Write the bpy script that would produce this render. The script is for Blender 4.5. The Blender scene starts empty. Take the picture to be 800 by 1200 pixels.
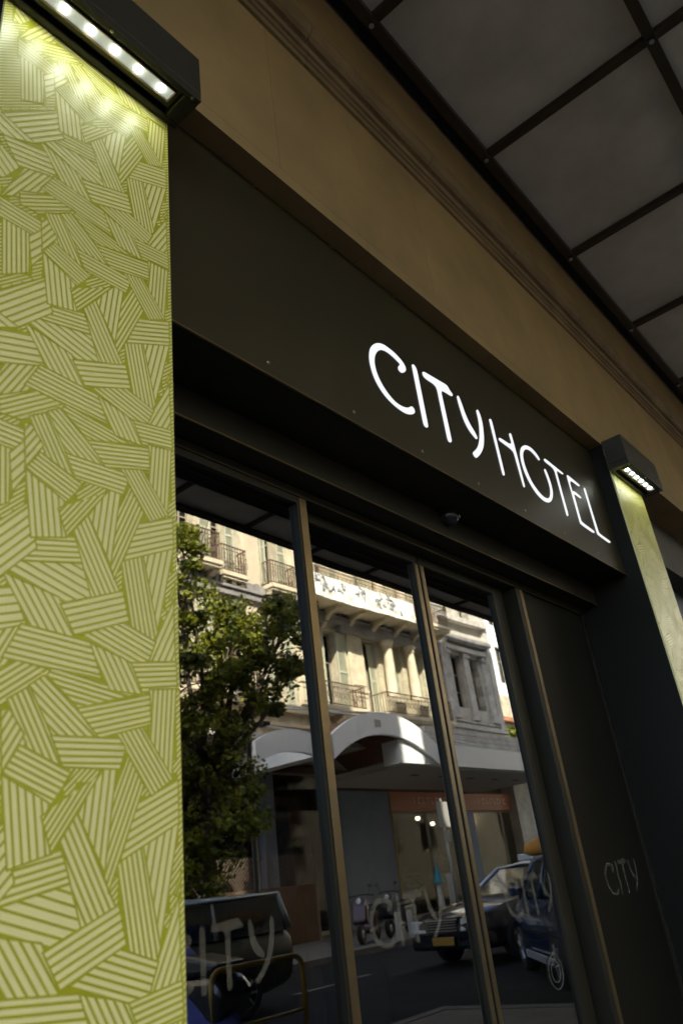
import bpy, bmesh, math, random
from mathutils import Vector, Matrix
random.seed(7)
sc = bpy.context.scene
col = sc.collection
R = math.radians

# ------------------------------------------------------------------ camera
cam_d = bpy.data.cameras.new('camera')
cam = bpy.data.objects.new('camera', cam_d)
col.objects.link(cam)
rows = [Vector((0.6458512, -0.75473507, -0.11511382)), Vector((0.2728735, 0.36901697, -0.88846302)), Vector((0.71303315, 0.5424034, 0.44427725))]
rm = Matrix(((rows[0][0], -rows[1][0], -rows[2][0]), (rows[0][1], -rows[1][1], -rows[2][1]), (rows[0][2], -rows[1][2], -rows[2][2])))
cam.matrix_world = Matrix.Translation((0, 0, 1.15)) @ rm.to_4x4()
cam_d.sensor_fit = 'VERTICAL'
cam_d.sensor_height = 36
cam_d.sensor_width = 24
cam_d.lens = 899.17 / 1200 * 36
cam_d.clip_start = 0.05
cam_d.clip_end = 600
cam_d.dof.use_dof = True
cam_d.dof.focus_distance = 3.6
cam_d.dof.aperture_fstop = 3.2
sc.camera = cam

# ------------------------------------------------------------------ world, sun, exposure
w = bpy.data.worlds.new('World')
sc.world = w
w.use_nodes = True
nt = w.node_tree
nt.nodes.clear()
sky = nt.nodes.new('ShaderNodeTexSky')
sky.sky_type = 'NISHITA'
sky.sun_disc = False
sky.sun_elevation = R(42)
sky.sun_rotation = R(-38.7)
sky.air_density = 1.0
sky.dust_density = 2.0
bg = nt.nodes.new('ShaderNodeBackground')
bg.inputs['Strength'].default_value = 0.14
wo = nt.nodes.new('ShaderNodeOutputWorld')
hs = nt.nodes.new('ShaderNodeHueSaturation')   # hazy town air: a paler sky
hs.inputs['Saturation'].default_value = 1.0
nt.links.new(sky.outputs[0], hs.inputs['Color'])
nt.links.new(hs.outputs[0], bg.inputs[0])
nt.links.new(bg.outputs[0], wo.inputs[0])
sun_d = bpy.data.lights.new('sun', 'SUN')
sun_d.energy = 5.0
sun_d.angle = R(0.5)
sun_d.color = (1.0, 0.92, 0.76)
sun = bpy.data.objects.new('sun', sun_d)
col.objects.link(sun)
sun.rotation_euler = Vector((0.8, -1.0, -1.15)).to_track_quat('-Z', 'Y').to_euler()
sun.location = (-10, 12, 30)
sc.view_settings.view_transform = 'Standard'
sc.view_settings.look = 'None'
sc.view_settings.gamma = 1
sc.view_settings.use_curve_mapping = False
sc.view_settings.exposure = 2.32
sc.render.engine = 'CYCLES'
sc.cycles.max_bounces = 10
sc.cycles.diffuse_bounces = 5
sc.cycles.glossy_bounces = 5
sc.cycles.transmission_bounces = 6
sc.cycles.transparent_max_bounces = 12
sc.cycles.sample_clamp_indirect = 6

# ------------------------------------------------------------------ materials
MAT = {}
def mat(name, base, rough=0.6, metal=0.0, noise=None, bump=0.0, bscale=20.0, spec=0.5, coat=0.0, emis=None, estr=0.0, nscale=4.0, alpha=None):
    """noise = second colour mixed in by a fractal noise in object space"""
    if name in MAT: return MAT[name]
    m = bpy.data.materials.new(name)
    m.use_nodes = True
    t = m.node_tree
    b = t.nodes['Principled BSDF']
    b.inputs['Base Color'].default_value = (*base, 1)
    b.inputs['Roughness'].default_value = rough
    b.inputs['Metallic'].default_value = metal
    b.inputs['Specular IOR Level'].default_value = spec
    b.inputs['Coat Weight'].default_value = 0.85 if coat == 0.6 else coat
    b.inputs['Coat Roughness'].default_value = 0.38 if coat == 0.6 else 0.05
    tc = t.nodes.new('ShaderNodeTexCoord')
    if noise:
        n = t.nodes.new('ShaderNodeTexNoise')
        n.inputs['Scale'].default_value = nscale
        n.inputs['Detail'].default_value = 8
        n.inputs['Roughness'].default_value = 0.65
        t.links.new(tc.outputs['Object'], n.inputs['Vector'])
        rp = t.nodes.new('ShaderNodeValToRGB')
        rp.color_ramp.elements[0].position = 0.35
        rp.color_ramp.elements[1].position = 0.68
        rp.color_ramp.elements[0].color = (*base, 1)
        rp.color_ramp.elements[1].color = (*noise, 1)
        t.links.new(n.outputs['Fac'], rp.inputs['Fac'])
        t.links.new(rp.outputs['Color'], b.inputs['Base Color'])
        mr = t.nodes.new('ShaderNodeMapRange')
        mr.inputs['To Min'].default_value = max(0.02, rough - 0.08)
        mr.inputs['To Max'].default_value = min(1, rough + 0.12)
        t.links.new(n.outputs['Fac'], mr.inputs['Value'])
        t.links.new(mr.outputs[0], b.inputs['Roughness'])
    if bump:
        n2 = t.nodes.new('ShaderNodeTexNoise')
        n2.inputs['Scale'].default_value = bscale
        n2.inputs['Detail'].default_value = 6
        t.links.new(tc.outputs['Object'], n2.inputs['Vector'])
        bp = t.nodes.new('ShaderNodeBump')
        bp.inputs['Strength'].default_value = bump
        bp.inputs['Distance'].default_value = 0.02
        t.links.new(n2.outputs['Fac'], bp.inputs['Height'])
        t.links.new(bp.outputs[0], b.inputs['Normal'])
    if emis:
        b.inputs['Emission Color'].default_value = (*emis, 1)
        b.inputs['Emission Strength'].default_value = estr
    MAT[name] = m
    return m

def glass_mat(name, tint, r0, rough=0.0, wave=0.0):
    m = bpy.data.materials.new(name)
    m.use_nodes = True
    t = m.node_tree
    t.nodes.clear()
    out = t.nodes.new('ShaderNodeOutputMaterial')
    mix = t.nodes.new('ShaderNodeMixShader')
    tr = t.nodes.new('ShaderNodeBsdfTransparent')
    tr.inputs[0].default_value = (*tint, 1)
    gl = t.nodes.new('ShaderNodeBsdfGlossy')
    gl.inputs['Roughness'].default_value = rough
    gl.inputs['Color'].default_value = (1, 1, 1, 1)
    lw = t.nodes.new('ShaderNodeLayerWeight')
    p = t.nodes.new('ShaderNodeMath'); p.operation = 'POWER'; p.inputs[1].default_value = 5
    mr = t.nodes.new('ShaderNodeMapRange')
    mr.inputs['To Min'].default_value = r0
    mr.inputs['To Max'].default_value = 1.0
    t.links.new(lw.outputs['Facing'], p.inputs[0])
    t.links.new(p.outputs[0], mr.inputs['Value'])
    t.links.new(mr.outputs[0], mix.inputs[0])
    t.links.new(tr.outputs[0], mix.inputs[1])
    t.links.new(gl.outputs[0], mix.inputs[2])
    t.links.new(mix.outputs[0], out.inputs[0])
    if wave:
        tc = t.nodes.new('ShaderNodeTexCoord')
        n = t.nodes.new('ShaderNodeTexNoise'); n.inputs['Scale'].default_value = 1.6; n.inputs['Detail'].default_value = 1
        bp = t.nodes.new('ShaderNodeBump'); bp.inputs['Strength'].default_value = wave; bp.inputs['Distance'].default_value = 0.002
        t.links.new(tc.outputs['Object'], n.inputs['Vector'])
        t.links.new(n.outputs['Fac'], bp.inputs['Height'])
        t.links.new(bp.outputs[0], gl.inputs['Normal'])
    MAT[name] = m
    return m

def frost_mat(name, color, cover):
    m = bpy.data.materials.new(name); m.use_nodes = True
    t = m.node_tree; t.nodes.clear()
    out = t.nodes.new('ShaderNodeOutputMaterial'); mix = t.nodes.new('ShaderNodeMixShader')
    tr = t.nodes.new('ShaderNodeBsdfTransparent'); df = t.nodes.new('ShaderNodeBsdfDiffuse')
    df.inputs[0].default_value = (*color, 1); mix.inputs[0].default_value = cover
    t.links.new(tr.outputs[0], mix.inputs[1]); t.links.new(df.outputs[0], mix.inputs[2]); t.links.new(mix.outputs[0], out.inputs[0])
    MAT[name] = m
    return m

def stone_mat(name, c1, c2, cj, bw, bh, mortar=0.004, rough=0.8, blotch=0.35):
    """ashlar stone: brick layout over object x/z, blotches from noise, fine bump"""
    m = bpy.data.materials.new(name); m.use_nodes = True
    t = m.node_tree; b = t.nodes['Principled BSDF']
    b.inputs['Roughness'].default_value = rough
    tc = t.nodes.new('ShaderNodeTexCoord')
    sp = t.nodes.new('ShaderNodeSeparateXYZ'); cb = t.nodes.new('ShaderNodeCombineXYZ')
    t.links.new(tc.outputs['Object'], sp.inputs[0])
    t.links.new(sp.outputs['X'], cb.inputs['X']); t.links.new(sp.outputs['Z'], cb.inputs['Y'])
    br = t.nodes.new('ShaderNodeTexBrick')
    br.inputs['Scale'].default_value = 1.0
    br.inputs['Brick Width'].default_value = bw; br.inputs['Row Height'].default_value = bh
    br.inputs['Mortar Size'].default_value = mortar; br.inputs['Mortar Smooth'].default_value = 0.4
    br.inputs['Color1'].default_value = (*c1, 1); br.inputs['Color2'].default_value = (*c2, 1); br.inputs['Mortar'].default_value = (*cj, 1)
    br.inputs['Bias'].default_value = 0
    t.links.new(cb.outputs[0], br.inputs['Vector'])
    n = t.nodes.new('ShaderNodeTexNoise'); n.inputs['Scale'].default_value = 1.7; n.inputs['Detail'].default_value = 9; n.inputs['Roughness'].default_value = 0.62
    t.links.new(tc.outputs['Object'], n.inputs['Vector'])
    mr = t.nodes.new('ShaderNodeMapRange'); mr.inputs['From Min'].default_value = 0.3; mr.inputs['From Max'].default_value = 0.7
    mr.inputs['To Min'].default_value = 1 - blotch; mr.inputs['To Max'].default_value = 1.0
    t.links.new(n.outputs['Fac'], mr.inputs['Value'])
    mx = t.nodes.new('ShaderNodeMix'); mx.data_type = 'RGBA'; mx.blend_type = 'MULTIPLY'; mx.inputs[0].default_value = 1
    t.links.new(br.outputs['Color'], mx.inputs[6]); t.links.new(mr.outputs[0], mx.inputs[7])
    t.links.new(mx.outputs[2], b.inputs['Base Color'])
    n2 = t.nodes.new('ShaderNodeTexNoise'); n2.inputs['Scale'].default_value = 60; n2.inputs['Detail'].default_value = 5
    t.links.new(tc.outputs['Object'], n2.inputs['Vector'])
    bp = t.nodes.new('ShaderNodeBump'); bp.inputs['Strength'].default_value = 0.25; bp.inputs['Distance'].default_value = 0.004
    t.links.new(n2.outputs['Fac'], bp.inputs['Height']); t.links.new(bp.outputs[0], b.inputs['Normal'])
    MAT[name] = m
    return m

mat('bronze', (0.017, 0.015, 0.009), 0.45, 0.0, noise=(0.021, 0.018, 0.011), nscale=3, spec=0.28)
mat('bronze_sign', (0.030, 0.024, 0.012), 0.38, 0.15, noise=(0.036, 0.029, 0.015), nscale=2, spec=0.4)
mat('bronze_trim', (0.25, 0.18, 0.085), 0.30, 0.75, noise=(0.17, 0.13, 0.08), nscale=6)
mat('dark_panel', (0.010, 0.0095, 0.0075), 0.45, 0, noise=(0.012, 0.0115, 0.009), nscale=2, spec=0.15)
mat('lamp_body', (0.022, 0.019, 0.013), 0.45, 0.1, noise=(0.027, 0.023, 0.016), nscale=12)
mat('lamp_tray_glow', (0.5, 0.5, 0.48), 0.3, emis=(0.9, 1.0, 0.9), estr=0.05)
mat('led', (1, 1, 1), 0.3, emis=(0.93, 1.0, 0.93), estr=9)
mat('screw', (0.35, 0.32, 0.27), 0.3, 0.9)
mat('black_plastic', (0.018, 0.018, 0.020), 0.28)
mat('letter', (0.25, 0.26, 0.27), 0.4, emis=(0.96, 0.97, 1.0), estr=0.185)
mat('cream', (0.86, 0.79, 0.35), 0.5, 0, noise=(0.80, 0.73, 0.315), nscale=1.5, spec=0.3, coat=0.6)
mat('olive_line', (0.43, 0.43, 0.002), 0.5, 0, noise=(0.39, 0.39, 0.002), nscale=2, spec=0.3, coat=0.6)
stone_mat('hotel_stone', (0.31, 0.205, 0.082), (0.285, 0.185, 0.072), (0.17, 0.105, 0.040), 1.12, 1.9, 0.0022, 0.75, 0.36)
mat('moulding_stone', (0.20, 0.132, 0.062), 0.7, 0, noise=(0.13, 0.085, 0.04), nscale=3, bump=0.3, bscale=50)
mat('canopy_frame', (0.048, 0.034, 0.016), 0.5, 0.1, noise=(0.035, 0.024, 0.012), nscale=5)
mat('canopy_glass', (0.72, 0.69, 0.63), 0.4, 0, noise=(0.50, 0.48, 0.43), nscale=1.3, spec=0.3)
mat('black_gap', (0.012, 0.011, 0.010), 0.8)
glass_mat('door_glass', (0.46, 0.47, 0.45), 0.27, wave=0.25)
frost_mat('frost', (0.42, 0.40, 0.33), 0.11)
mat('paving', (0.14, 0.13, 0.11), 0.85, noise=(0.10, 0.09, 0.08), nscale=2.5, bump=0.3)
mat('asphalt', (0.022, 0.022, 0.023), 0.9, noise=(0.015, 0.015, 0.016), spec=0.12, nscale=1.2, bump=0.5, bscale=90)
mat('road_paint', (0.25, 0.24, 0.20), 0.7, noise=(0.12, 0.12, 0.10), nscale=5)
stone_mat('cream_stone', (0.64, 0.585, 0.43), (0.59, 0.535, 0.39), (0.40, 0.34, 0.24), 1.4, 0.45, 0.008, 0.85, 0.42)
mat('cream_trim', (0.68, 0.61, 0.44), 0.8, noise=(0.48, 0.42, 0.30), nscale=2.2, bump=0.3)
mat('frieze_shade_grey', (0.30, 0.29, 0.28), 0.85, noise=(0.20, 0.19, 0.185), nscale=2.2, bump=0.3)  # grey tone stands in for balcony shade on the entablature
mat('ribbed', (0.60, 0.53, 0.40), 0.7, noise=(0.52, 0.45, 0.34), nscale=3)
stone_mat('grey_stone', (0.60, 0.57, 0.49), (0.55, 0.52, 0.45), (0.38, 0.36, 0.32), 1.3, 0.5, 0.006, 0.85, 0.40)
mat('grey_trim', (0.58, 0.55, 0.49), 0.8, noise=(0.34, 0.33, 0.31), nscale=2.6, bump=0.3)
mat('pale_plaster', (0.62, 0.58, 0.50), 0.85, noise=(0.52, 0.48, 0.41), nscale=0.8)
mat('white_wall', (0.78, 0.78, 0.76), 0.8, noise=(0.70, 0.70, 0.69), nscale=0.5)
mat('shutter', (0.52, 0.52, 0.39), 0.6, noise=(0.42, 0.43, 0.32), nscale=3)
mat('dark_glass', (0.010, 0.011, 0.012), 0.35, spec=0.15)
mat('window_frame', (0.30, 0.27, 0.20), 0.6)
mat('iron', (0.10, 0.075, 0.05), 0.6, noise=(0.16, 0.10, 0.06), nscale=9)
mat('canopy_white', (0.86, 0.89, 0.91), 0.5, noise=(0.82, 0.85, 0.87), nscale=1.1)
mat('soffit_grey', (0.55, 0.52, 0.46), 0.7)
mat('orange_sign', (0.20, 0.06, 0.03), 0.5, emis=(0.8, 0.22, 0.06), estr=0.012)
mat('sign_marks', (0.60, 0.45, 0.35), 0.5)
mat('blue_grey', (0.20, 0.24, 0.31), 0.7, noise=(0.16, 0.195, 0.26), nscale=2)
mat('banner', (0.80, 0.79, 0.72), 0.7, noise=(0.74, 0.73, 0.68), nscale=1)
mat('banner_marks', (0.26, 0.29, 0.31), 0.7, noise=(0.36, 0.39, 0.41), nscale=3)
mat('bark', (0.10, 0.075, 0.05), 0.9, noise=(0.06, 0.045, 0.03), nscale=8, bump=0.6)
mat('shop_wall', (0.14, 0.075, 0.035), 0.8, noise=(0.09, 0.05, 0.025), nscale=1)
mat('warm_lamp', (1, 0.9, 0.7), 0.4, emis=(1.0, 0.85, 0.6), estr=5)
mat('cool_lamp', (1, 1, 1), 0.4, emis=(1.0, 0.96, 0.88), estr=9)
glass_mat('shop_glass', (0.7, 0.7, 0.68), 0.012)
mat('curtain', (0.45, 0.45, 0.48), 0.8)
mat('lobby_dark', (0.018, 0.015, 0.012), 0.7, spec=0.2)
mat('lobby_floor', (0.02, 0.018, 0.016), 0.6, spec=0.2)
mat('wood', (0.10, 0.055, 0.03), 0.4, noise=(0.06, 0.035, 0.02), nscale=5)
mat('car_dark', (0.012, 0.013, 0.020), 0.18, 0.1, coat=0.8, noise=(0.014, 0.015, 0.022), nscale=3)
mat('car_blue', (0.022, 0.04, 0.08), 0.2, 0.2, coat=0.8, noise=(0.034, 0.06, 0.13), nscale=3)
mat('car_olive', (0.045, 0.045, 0.022), 0.3, 0.1, coat=0.5, noise=(0.05, 0.05, 0.025), nscale=3)
mat('car_pale', (0.26, 0.29, 0.25), 0.35, 0, coat=0.4)
mat('car_silver', (0.55, 0.60, 0.68), 0.3, 0.4, coat=0.4)
mat('car_glass', (0.020, 0.028, 0.026), 0.05, spec=0.8)
mat('tyre', (0.018, 0.018, 0.018), 0.85)
mat('rim', (0.45, 0.46, 0.48), 0.35, 0.8)
mat('headlight', (0.55, 0.58, 0.62), 0.12, 0.3, spec=0.9)
mat('plate_yellow', (0.34, 0.20, 0.03), 0.5)
mat('yellow_paint', (0.30, 0.18, 0.015), 0.5, noise=(0.22, 0.13, 0.012), nscale=7)
mat('orange_load', (0.66, 0.32, 0.05), 0.6, noise=(0.5, 0.22, 0.04), nscale=5)
mat('blue_cloth', (0.09, 0.10, 0.36), 0.8, noise=(0.05, 0.06, 0.22), nscale=8, bump=0.8, bscale=12)
mat('red_paint', (0.04, 0.004, 0.005), 0.3, coat=0.5)
mat('turquoise', (0.02, 0.20, 0.25), 0.5)
mat('white_paint', (0.38, 0.38, 0.35), 0.5)
mat('galv', (0.42, 0.43, 0.43), 0.5, 0.5)
mat('terracotta', (0.45, 0.20, 0.10), 0.8, noise=(0.35, 0.15, 0.08), nscale=3)
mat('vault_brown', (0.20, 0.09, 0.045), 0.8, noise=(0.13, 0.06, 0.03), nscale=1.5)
mat('navy', (0.030, 0.040, 0.075), 0.6)
mat('nbr_grey', (0.10, 0.095, 0.085), 0.8, noise=(0.075, 0.07, 0.062), nscale=2.5, bump=0.3)
mat('nbr_blue', (0.10, 0.13, 0.20), 0.25, noise=(0.14, 0.17, 0.25), nscale=2)

def leaf_mat():
    m = bpy.data.materials.new('leaves'); m.use_nodes = True
    t = m.node_tree; b = t.nodes['Principled BSDF']
    b.inputs['Roughness'].default_value = 0.55
    tc = t.nodes.new('ShaderNodeTexCoord')
    n = t.nodes.new('ShaderNodeTexNoise'); n.inputs['Scale'].default_value = 2.6; n.inputs['Detail'].default_value = 5
    t.links.new(tc.outputs['Object'], n.inputs['Vector'])
    rp = t.nodes.new('ShaderNodeValToRGB')
    rp.color_ramp.elements[0].position = 0.38; rp.color_ramp.elements[0].color = (0.038, 0.055, 0.007, 1)
    rp.color_ramp.elements[1].position = 0.62; rp.color_ramp.elements[1].color = (0.25, 0.27, 0.022, 1)
    t.links.new(n.outputs['Fac'], rp.inputs['Fac']); t.links.new(rp.outputs[0], b.inputs['Base Color'])
    tl = t.nodes.new('ShaderNodeBsdfTranslucent'); t.links.new(rp.outputs[0], tl.inputs[0])
    mx = t.nodes.new('ShaderNodeMixShader'); mx.inputs[0].default_value = 0.35
    out = t.nodes['Material Output']
    t.links.new(b.outputs[0], mx.inputs[1]); t.links.new(tl.outputs[0], mx.inputs[2]); t.links.new(mx.outputs[0], out.inputs[0])
    MAT['leaves'] = m
leaf_mat()

# ------------------------------------------------------------------ mesh helpers
class MB:
    def __init__(s): s.v = []; s.f = []
    def add(s, vs, fs):
        o = len(s.v); s.v += [tuple(v) for v in vs]; s.f += [tuple(i + o for i in f) for f in fs]; return s
    def box(s, x0, x1, y0, y1, z0, z1):
        return s.add([(x0,y0,z0),(x1,y0,z0),(x1,y1,z0),(x0,y1,z0),(x0,y0,z1),(x1,y0,z1),(x1,y1,z1),(x0,y1,z1)],
                     [(0,3,2,1),(4,5,6,7),(0,1,5,4),(1,2,6,5),(2,3,7,6),(3,0,4,7)])
    def prism(s, poly, axis, a, b):
        """extrude polygon (p,q) along axis; axis 'y': (x,z); 'x': (y,z); 'z': (x,y)"""
        n = len(poly)
        def P(p, q, t): return {'y': (p, t, q), 'x': (t, p, q), 'z': (p, q, t)}[axis]
        vs = [P(p, q, a) for p, q in poly] + [P(p, q, b) for p, q in poly]
        fs = [tuple(range(n)), tuple(range(2*n-1, n-1, -1))] + [(i, i+n, (i+1) % n + n, (i+1) % n) for i in range(n)]
        return s.add(vs, fs)
    def tube(s, pts, r, n=8, r2=None, caps=True):
        pts = [Vector(p) for p in pts]; rings = []
        m = len(pts)
        up = Vector((0, 0, 1))
        for i, p in enumerate(pts):
            d = (pts[min(i+1, m-1)] - pts[max(i-1, 0)]).normalized()
            u = d.cross(up)
            if u.length < 1e-3: u = d.cross(Vector((1, 0, 0)))
            u.normalize(); w_ = d.cross(u).normalized()
            rr = r if r2 is None else r + (r2 - r) * i / (m - 1)
            rings.append([p + (u * math.cos(2*math.pi*k/n) + w_ * math.sin(2*math.pi*k/n)) * rr for k in range(n)])
        vs = [q for g in rings for q in g]; fs = []
        for i in range(m - 1):
            for k in range(n):
                fs.append((i*n+k, i*n+(k+1) % n, (i+1)*n+(k+1) % n, (i+1)*n+k))
        if caps: fs += [tuple(range(n-1, -1, -1)), tuple(range((m-1)*n, m*n))]
        return s.add(vs, fs)
    def lathe(s, prof, c=(0, 0, 0), axis='z', n=20):
        """prof: list of (radius, height)"""
        vs = []; m = len(prof)
        for r, h in prof:
            for k in range(n):
                a = 2*math.pi*k/n; p, q = r*math.cos(a), r*math.sin(a)
                v = {'z': (p, q, h), 'y': (p, h, q), 'x': (h, p, q)}[axis]
                vs.append((c[0]+v[0], c[1]+v[1], c[2]+v[2]))
        fs = [(i*n+k, i*n+(k+1) % n, (i+1)*n+(k+1) % n, (i+1)*n+k) for i in range(m-1) for k in range(n)]
        fs += [tuple(range(n-1, -1, -1)), tuple(range((m-1)*n, m*n))]
        return s.add(vs, fs)
    def build(s, name, m, parent=None, bevel=0, smooth=False, label=None):
        me = bpy.data.meshes.new(name)
        me.from_pydata(s.v, [], s.f)
        bm = bmesh.new(); bm.from_mesh(me)
        bmesh.ops.recalc_face_normals(bm, faces=bm.faces)
        bm.to_mesh(me); bm.free()
        me.materials.append(MAT[m] if isinstance(m, str) else m)
        o = bpy.data.objects.new(name, me); col.objects.link(o)
        if parent: o.parent = parent; o.matrix_parent_inverse = Matrix.Identity(4)
        if bevel:
            b = o.modifiers.new('bevel', 'BEVEL'); b.width = bevel; b.segments = 2; b.limit_method = 'ANGLE'; b.angle_limit = R(40)
        if smooth:
            for p in me.polygons: p.use_smooth = True
            if smooth == 'auto':
                e = o.modifiers.new('edges', 'EDGE_SPLIT'); e.split_angle = R(35)
        if label: o['label'] = label
        return o

def tag(o, label=None, cat=None, group=None, kind=None):
    if label: o['label'] = label
    if cat: o['category'] = cat
    if group: o['group'] = group
    if kind: o['kind'] = kind
    return o
def thing(name, label, cat, loc=(0, 0, 0), rz=0, group=None):
    o = bpy.data.objects.new(name, None); col.objects.link(o)
    o.location = loc; o.rotation_euler = (0, 0, rz); o.empty_display_size = 0.1
    return tag(o, label, cat, group)
def copy_tree(o, parent=None):
    c = o.copy(); col.objects.link(c); c.parent = parent
    for ch in o.children: copy_tree(ch, c)
    return c
def local(mb, loc):
    mb.v = [(x-loc[0], y-loc[1], z-loc[2]) for x, y, z in mb.v]; return mb
# ================================================================== SETTING
def struct(name, mb, m): return tag(mb.build(name, m), kind='structure')
struct('ground', MB().box(-120, 160, -130, 60, -0.6, -0.16), 'asphalt')
struct('pavement', MB().box(-40, 7.6, -1.5, 1.9, -0.14, 0.0).box(7.6, 60, 0.3, 1.9, -0.14, 0.0), 'paving')
struct('road', MB().box(-60, 120, -9.3, 1.0, -0.15, -0.12), 'asphalt')
struct('road_marking', (lambda b: [b.box(x, x+2.0, -6.1, -5.98, -0.116, -0.112) for x in range(-10, 50, 5)] and b)(MB()), 'road_paint')
struct('far_pavement', MB().box(-40, 70, -16.2, -9.304, -0.14, 0.0), 'paving')
struct('kerb', MB().box(-40, 7.78, -1.66, -1.502, -0.14, 0.006).box(7.602, 7.78, -1.502, 0.298, -0.14, 0.006).box(7.602, 60, 0.14, 0.298, -0.141, 0.0055), 'nbr_grey')
struct('far_kerb', MB().box(-40, 70, -9.30, -9.14, -0.14, 0.006), 'paving')

# ================================================================== HOTEL BUILDING (solid above the lobby)
hotel = thing('hotel_building', 'beige stone hotel building with a moulded cornice band above its dark metal entrance', 'building', (0, 1.36, 0))
def H(mb): return local(mb, (0, 1.36, 0))
H(MB().box(-6, 9.8, 1.36, 12, 3.73, 16.4)).build('wall', 'hotel_stone', hotel)  # unseen roofline kept low so sun reaches the tree opposite
H(MB().box(4.3, 9.8, 1.362, 3.2, 16.403, 27.2)).build('shade_slab', 'hotel_stone', hotel)  # unseen slab shaped to shade the street and let sun through the gap
H(MB().box(-6, 0.40, 1.362, 12, 0, 3.728)).build('side_wall', 'hotel_stone', hotel)
# moulding profile (protrudes to the street, -y)
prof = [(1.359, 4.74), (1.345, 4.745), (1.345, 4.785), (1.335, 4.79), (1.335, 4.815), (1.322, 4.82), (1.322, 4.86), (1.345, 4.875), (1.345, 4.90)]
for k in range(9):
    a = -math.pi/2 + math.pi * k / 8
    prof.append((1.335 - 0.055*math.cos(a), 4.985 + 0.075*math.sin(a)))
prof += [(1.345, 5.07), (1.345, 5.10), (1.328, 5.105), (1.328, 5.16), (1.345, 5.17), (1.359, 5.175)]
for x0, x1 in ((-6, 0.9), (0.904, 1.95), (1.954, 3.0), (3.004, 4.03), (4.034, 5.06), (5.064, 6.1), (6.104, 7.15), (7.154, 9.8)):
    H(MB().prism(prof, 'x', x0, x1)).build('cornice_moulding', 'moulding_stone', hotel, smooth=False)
# lobby shell
lob = MB()
lob.box(0.42, 5.8, 1.95, 9.0, -0.02, 0.001)
lob.build('lobby_floor', 'lobby_floor', None)
tag(bpy.data.objects['lobby_floor'], kind='structure')
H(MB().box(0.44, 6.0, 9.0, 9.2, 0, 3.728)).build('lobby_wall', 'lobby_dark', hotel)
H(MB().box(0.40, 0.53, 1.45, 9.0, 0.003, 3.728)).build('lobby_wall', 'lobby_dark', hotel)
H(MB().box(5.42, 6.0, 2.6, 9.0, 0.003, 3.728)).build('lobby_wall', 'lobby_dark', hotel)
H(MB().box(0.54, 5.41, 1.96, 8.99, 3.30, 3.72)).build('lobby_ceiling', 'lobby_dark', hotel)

# ---- neighbouring shopfront right of the far pillar, inside the same building
H(MB().box(5.42, 9.8, 1.62, 1.9, 3.30, 3.728)).build('recess_lintel', 'nbr_grey', hotel)
H(MB().box(9.3, 9.8, 1.40, 12, 0, 3.728)).build('pier', 'nbr_grey', hotel)
H(MB().box(5.42, 9.3, 1.80, 1.9, 3.02, 3.298)).build('shop_beam', 'navy', hotel, bevel=0.004)
wn = H(MB().box(5.42, 9.3, 1.86, 1.88, 0.5, 3.018)).build('shop_window', 'nbr_blue', hotel)
fr = MB()
for x in (5.42, 6.35, 7.3, 8.25, 9.24): fr.box(x, x+0.06, 1.83, 1.858, 0.5, 3.018)
fr.box(5.42, 9.3, 1.835, 1.856, 2.42, 2.47)
H(fr).build('window_frame', 'black_gap', wn)
H(MB().box(5.42, 9.3, 1.80, 1.9, 0, 0.498)).build('stall_riser', 'navy', hotel)

# unseen masses added beside the hotel to shade the street and bounce light
def mass(x0, x1, h, label, m, y0=1.5):
    t = thing('shading_building', label, 'building', ((x0+x1)/2, y0, 0))
    wmb = MB().box(x0, x1, y0, 14, 0, min(h, 15.5)); local(wmb, t.location); wmb.build('wall', m, t)
    if h > 15.5: local(MB().box(x0, x1, y0+.001, y0+1.8, 15.502, h), t.location).build('shade_slab', m, t)  # upper slab kept thin so sun passes between the masses
    for z in range(5, int(h)-2, 4):
        x = x0 + 1.2
        while x < x1 - 2:
            wm = MB().box(x, x+1.2, y0-0.06, y0-0.003, z, z+2.0); local(wm, t.location); f = wm.build('window', 'window_frame', t)
            pm = MB().box(x+0.1, x+1.1, y0-0.075, y0-0.063, z+0.1, z+1.9); local(pm, t.location); pm.build('pane', 'dark_glass', f)
            x += 2.6
    return t
mass(12.3, 17.4, 27.2, 'unseen tall plain beige building past the narrow gap, added to shade the street', 'pale_plaster')
mass(17.5, 40, 31.5, 'tallest grey building added unseen along the hotel side to shade the street', 'pale_plaster')
eb = thing('bounce_building', 'large sunlit cream building added at the far right street end for its warm reflection', 'building', (66, 0, 0))  # unseen, added to put a golden reflection on the far pillar
MB().box(-4, 4, -17, 24, 0, 32).build('wall', 'cream_stone', eb)
for yy in range(-15, 22, 4):
    for zz in range(4, 28, 4):
        f = MB().box(-4.08, -4.003, yy, yy+1.5, zz, zz+2.2).build('window', 'window_frame', eb)
        MB().box(-4.09, -4.083, yy+.1, yy+1.4, zz+.1, zz+2.1).build('pane', 'dark_glass', f)
mass(-30, -6.1, 20, 'long beige building added unseen on the near left of the hotel to limit side light', 'pale_plaster')

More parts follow.
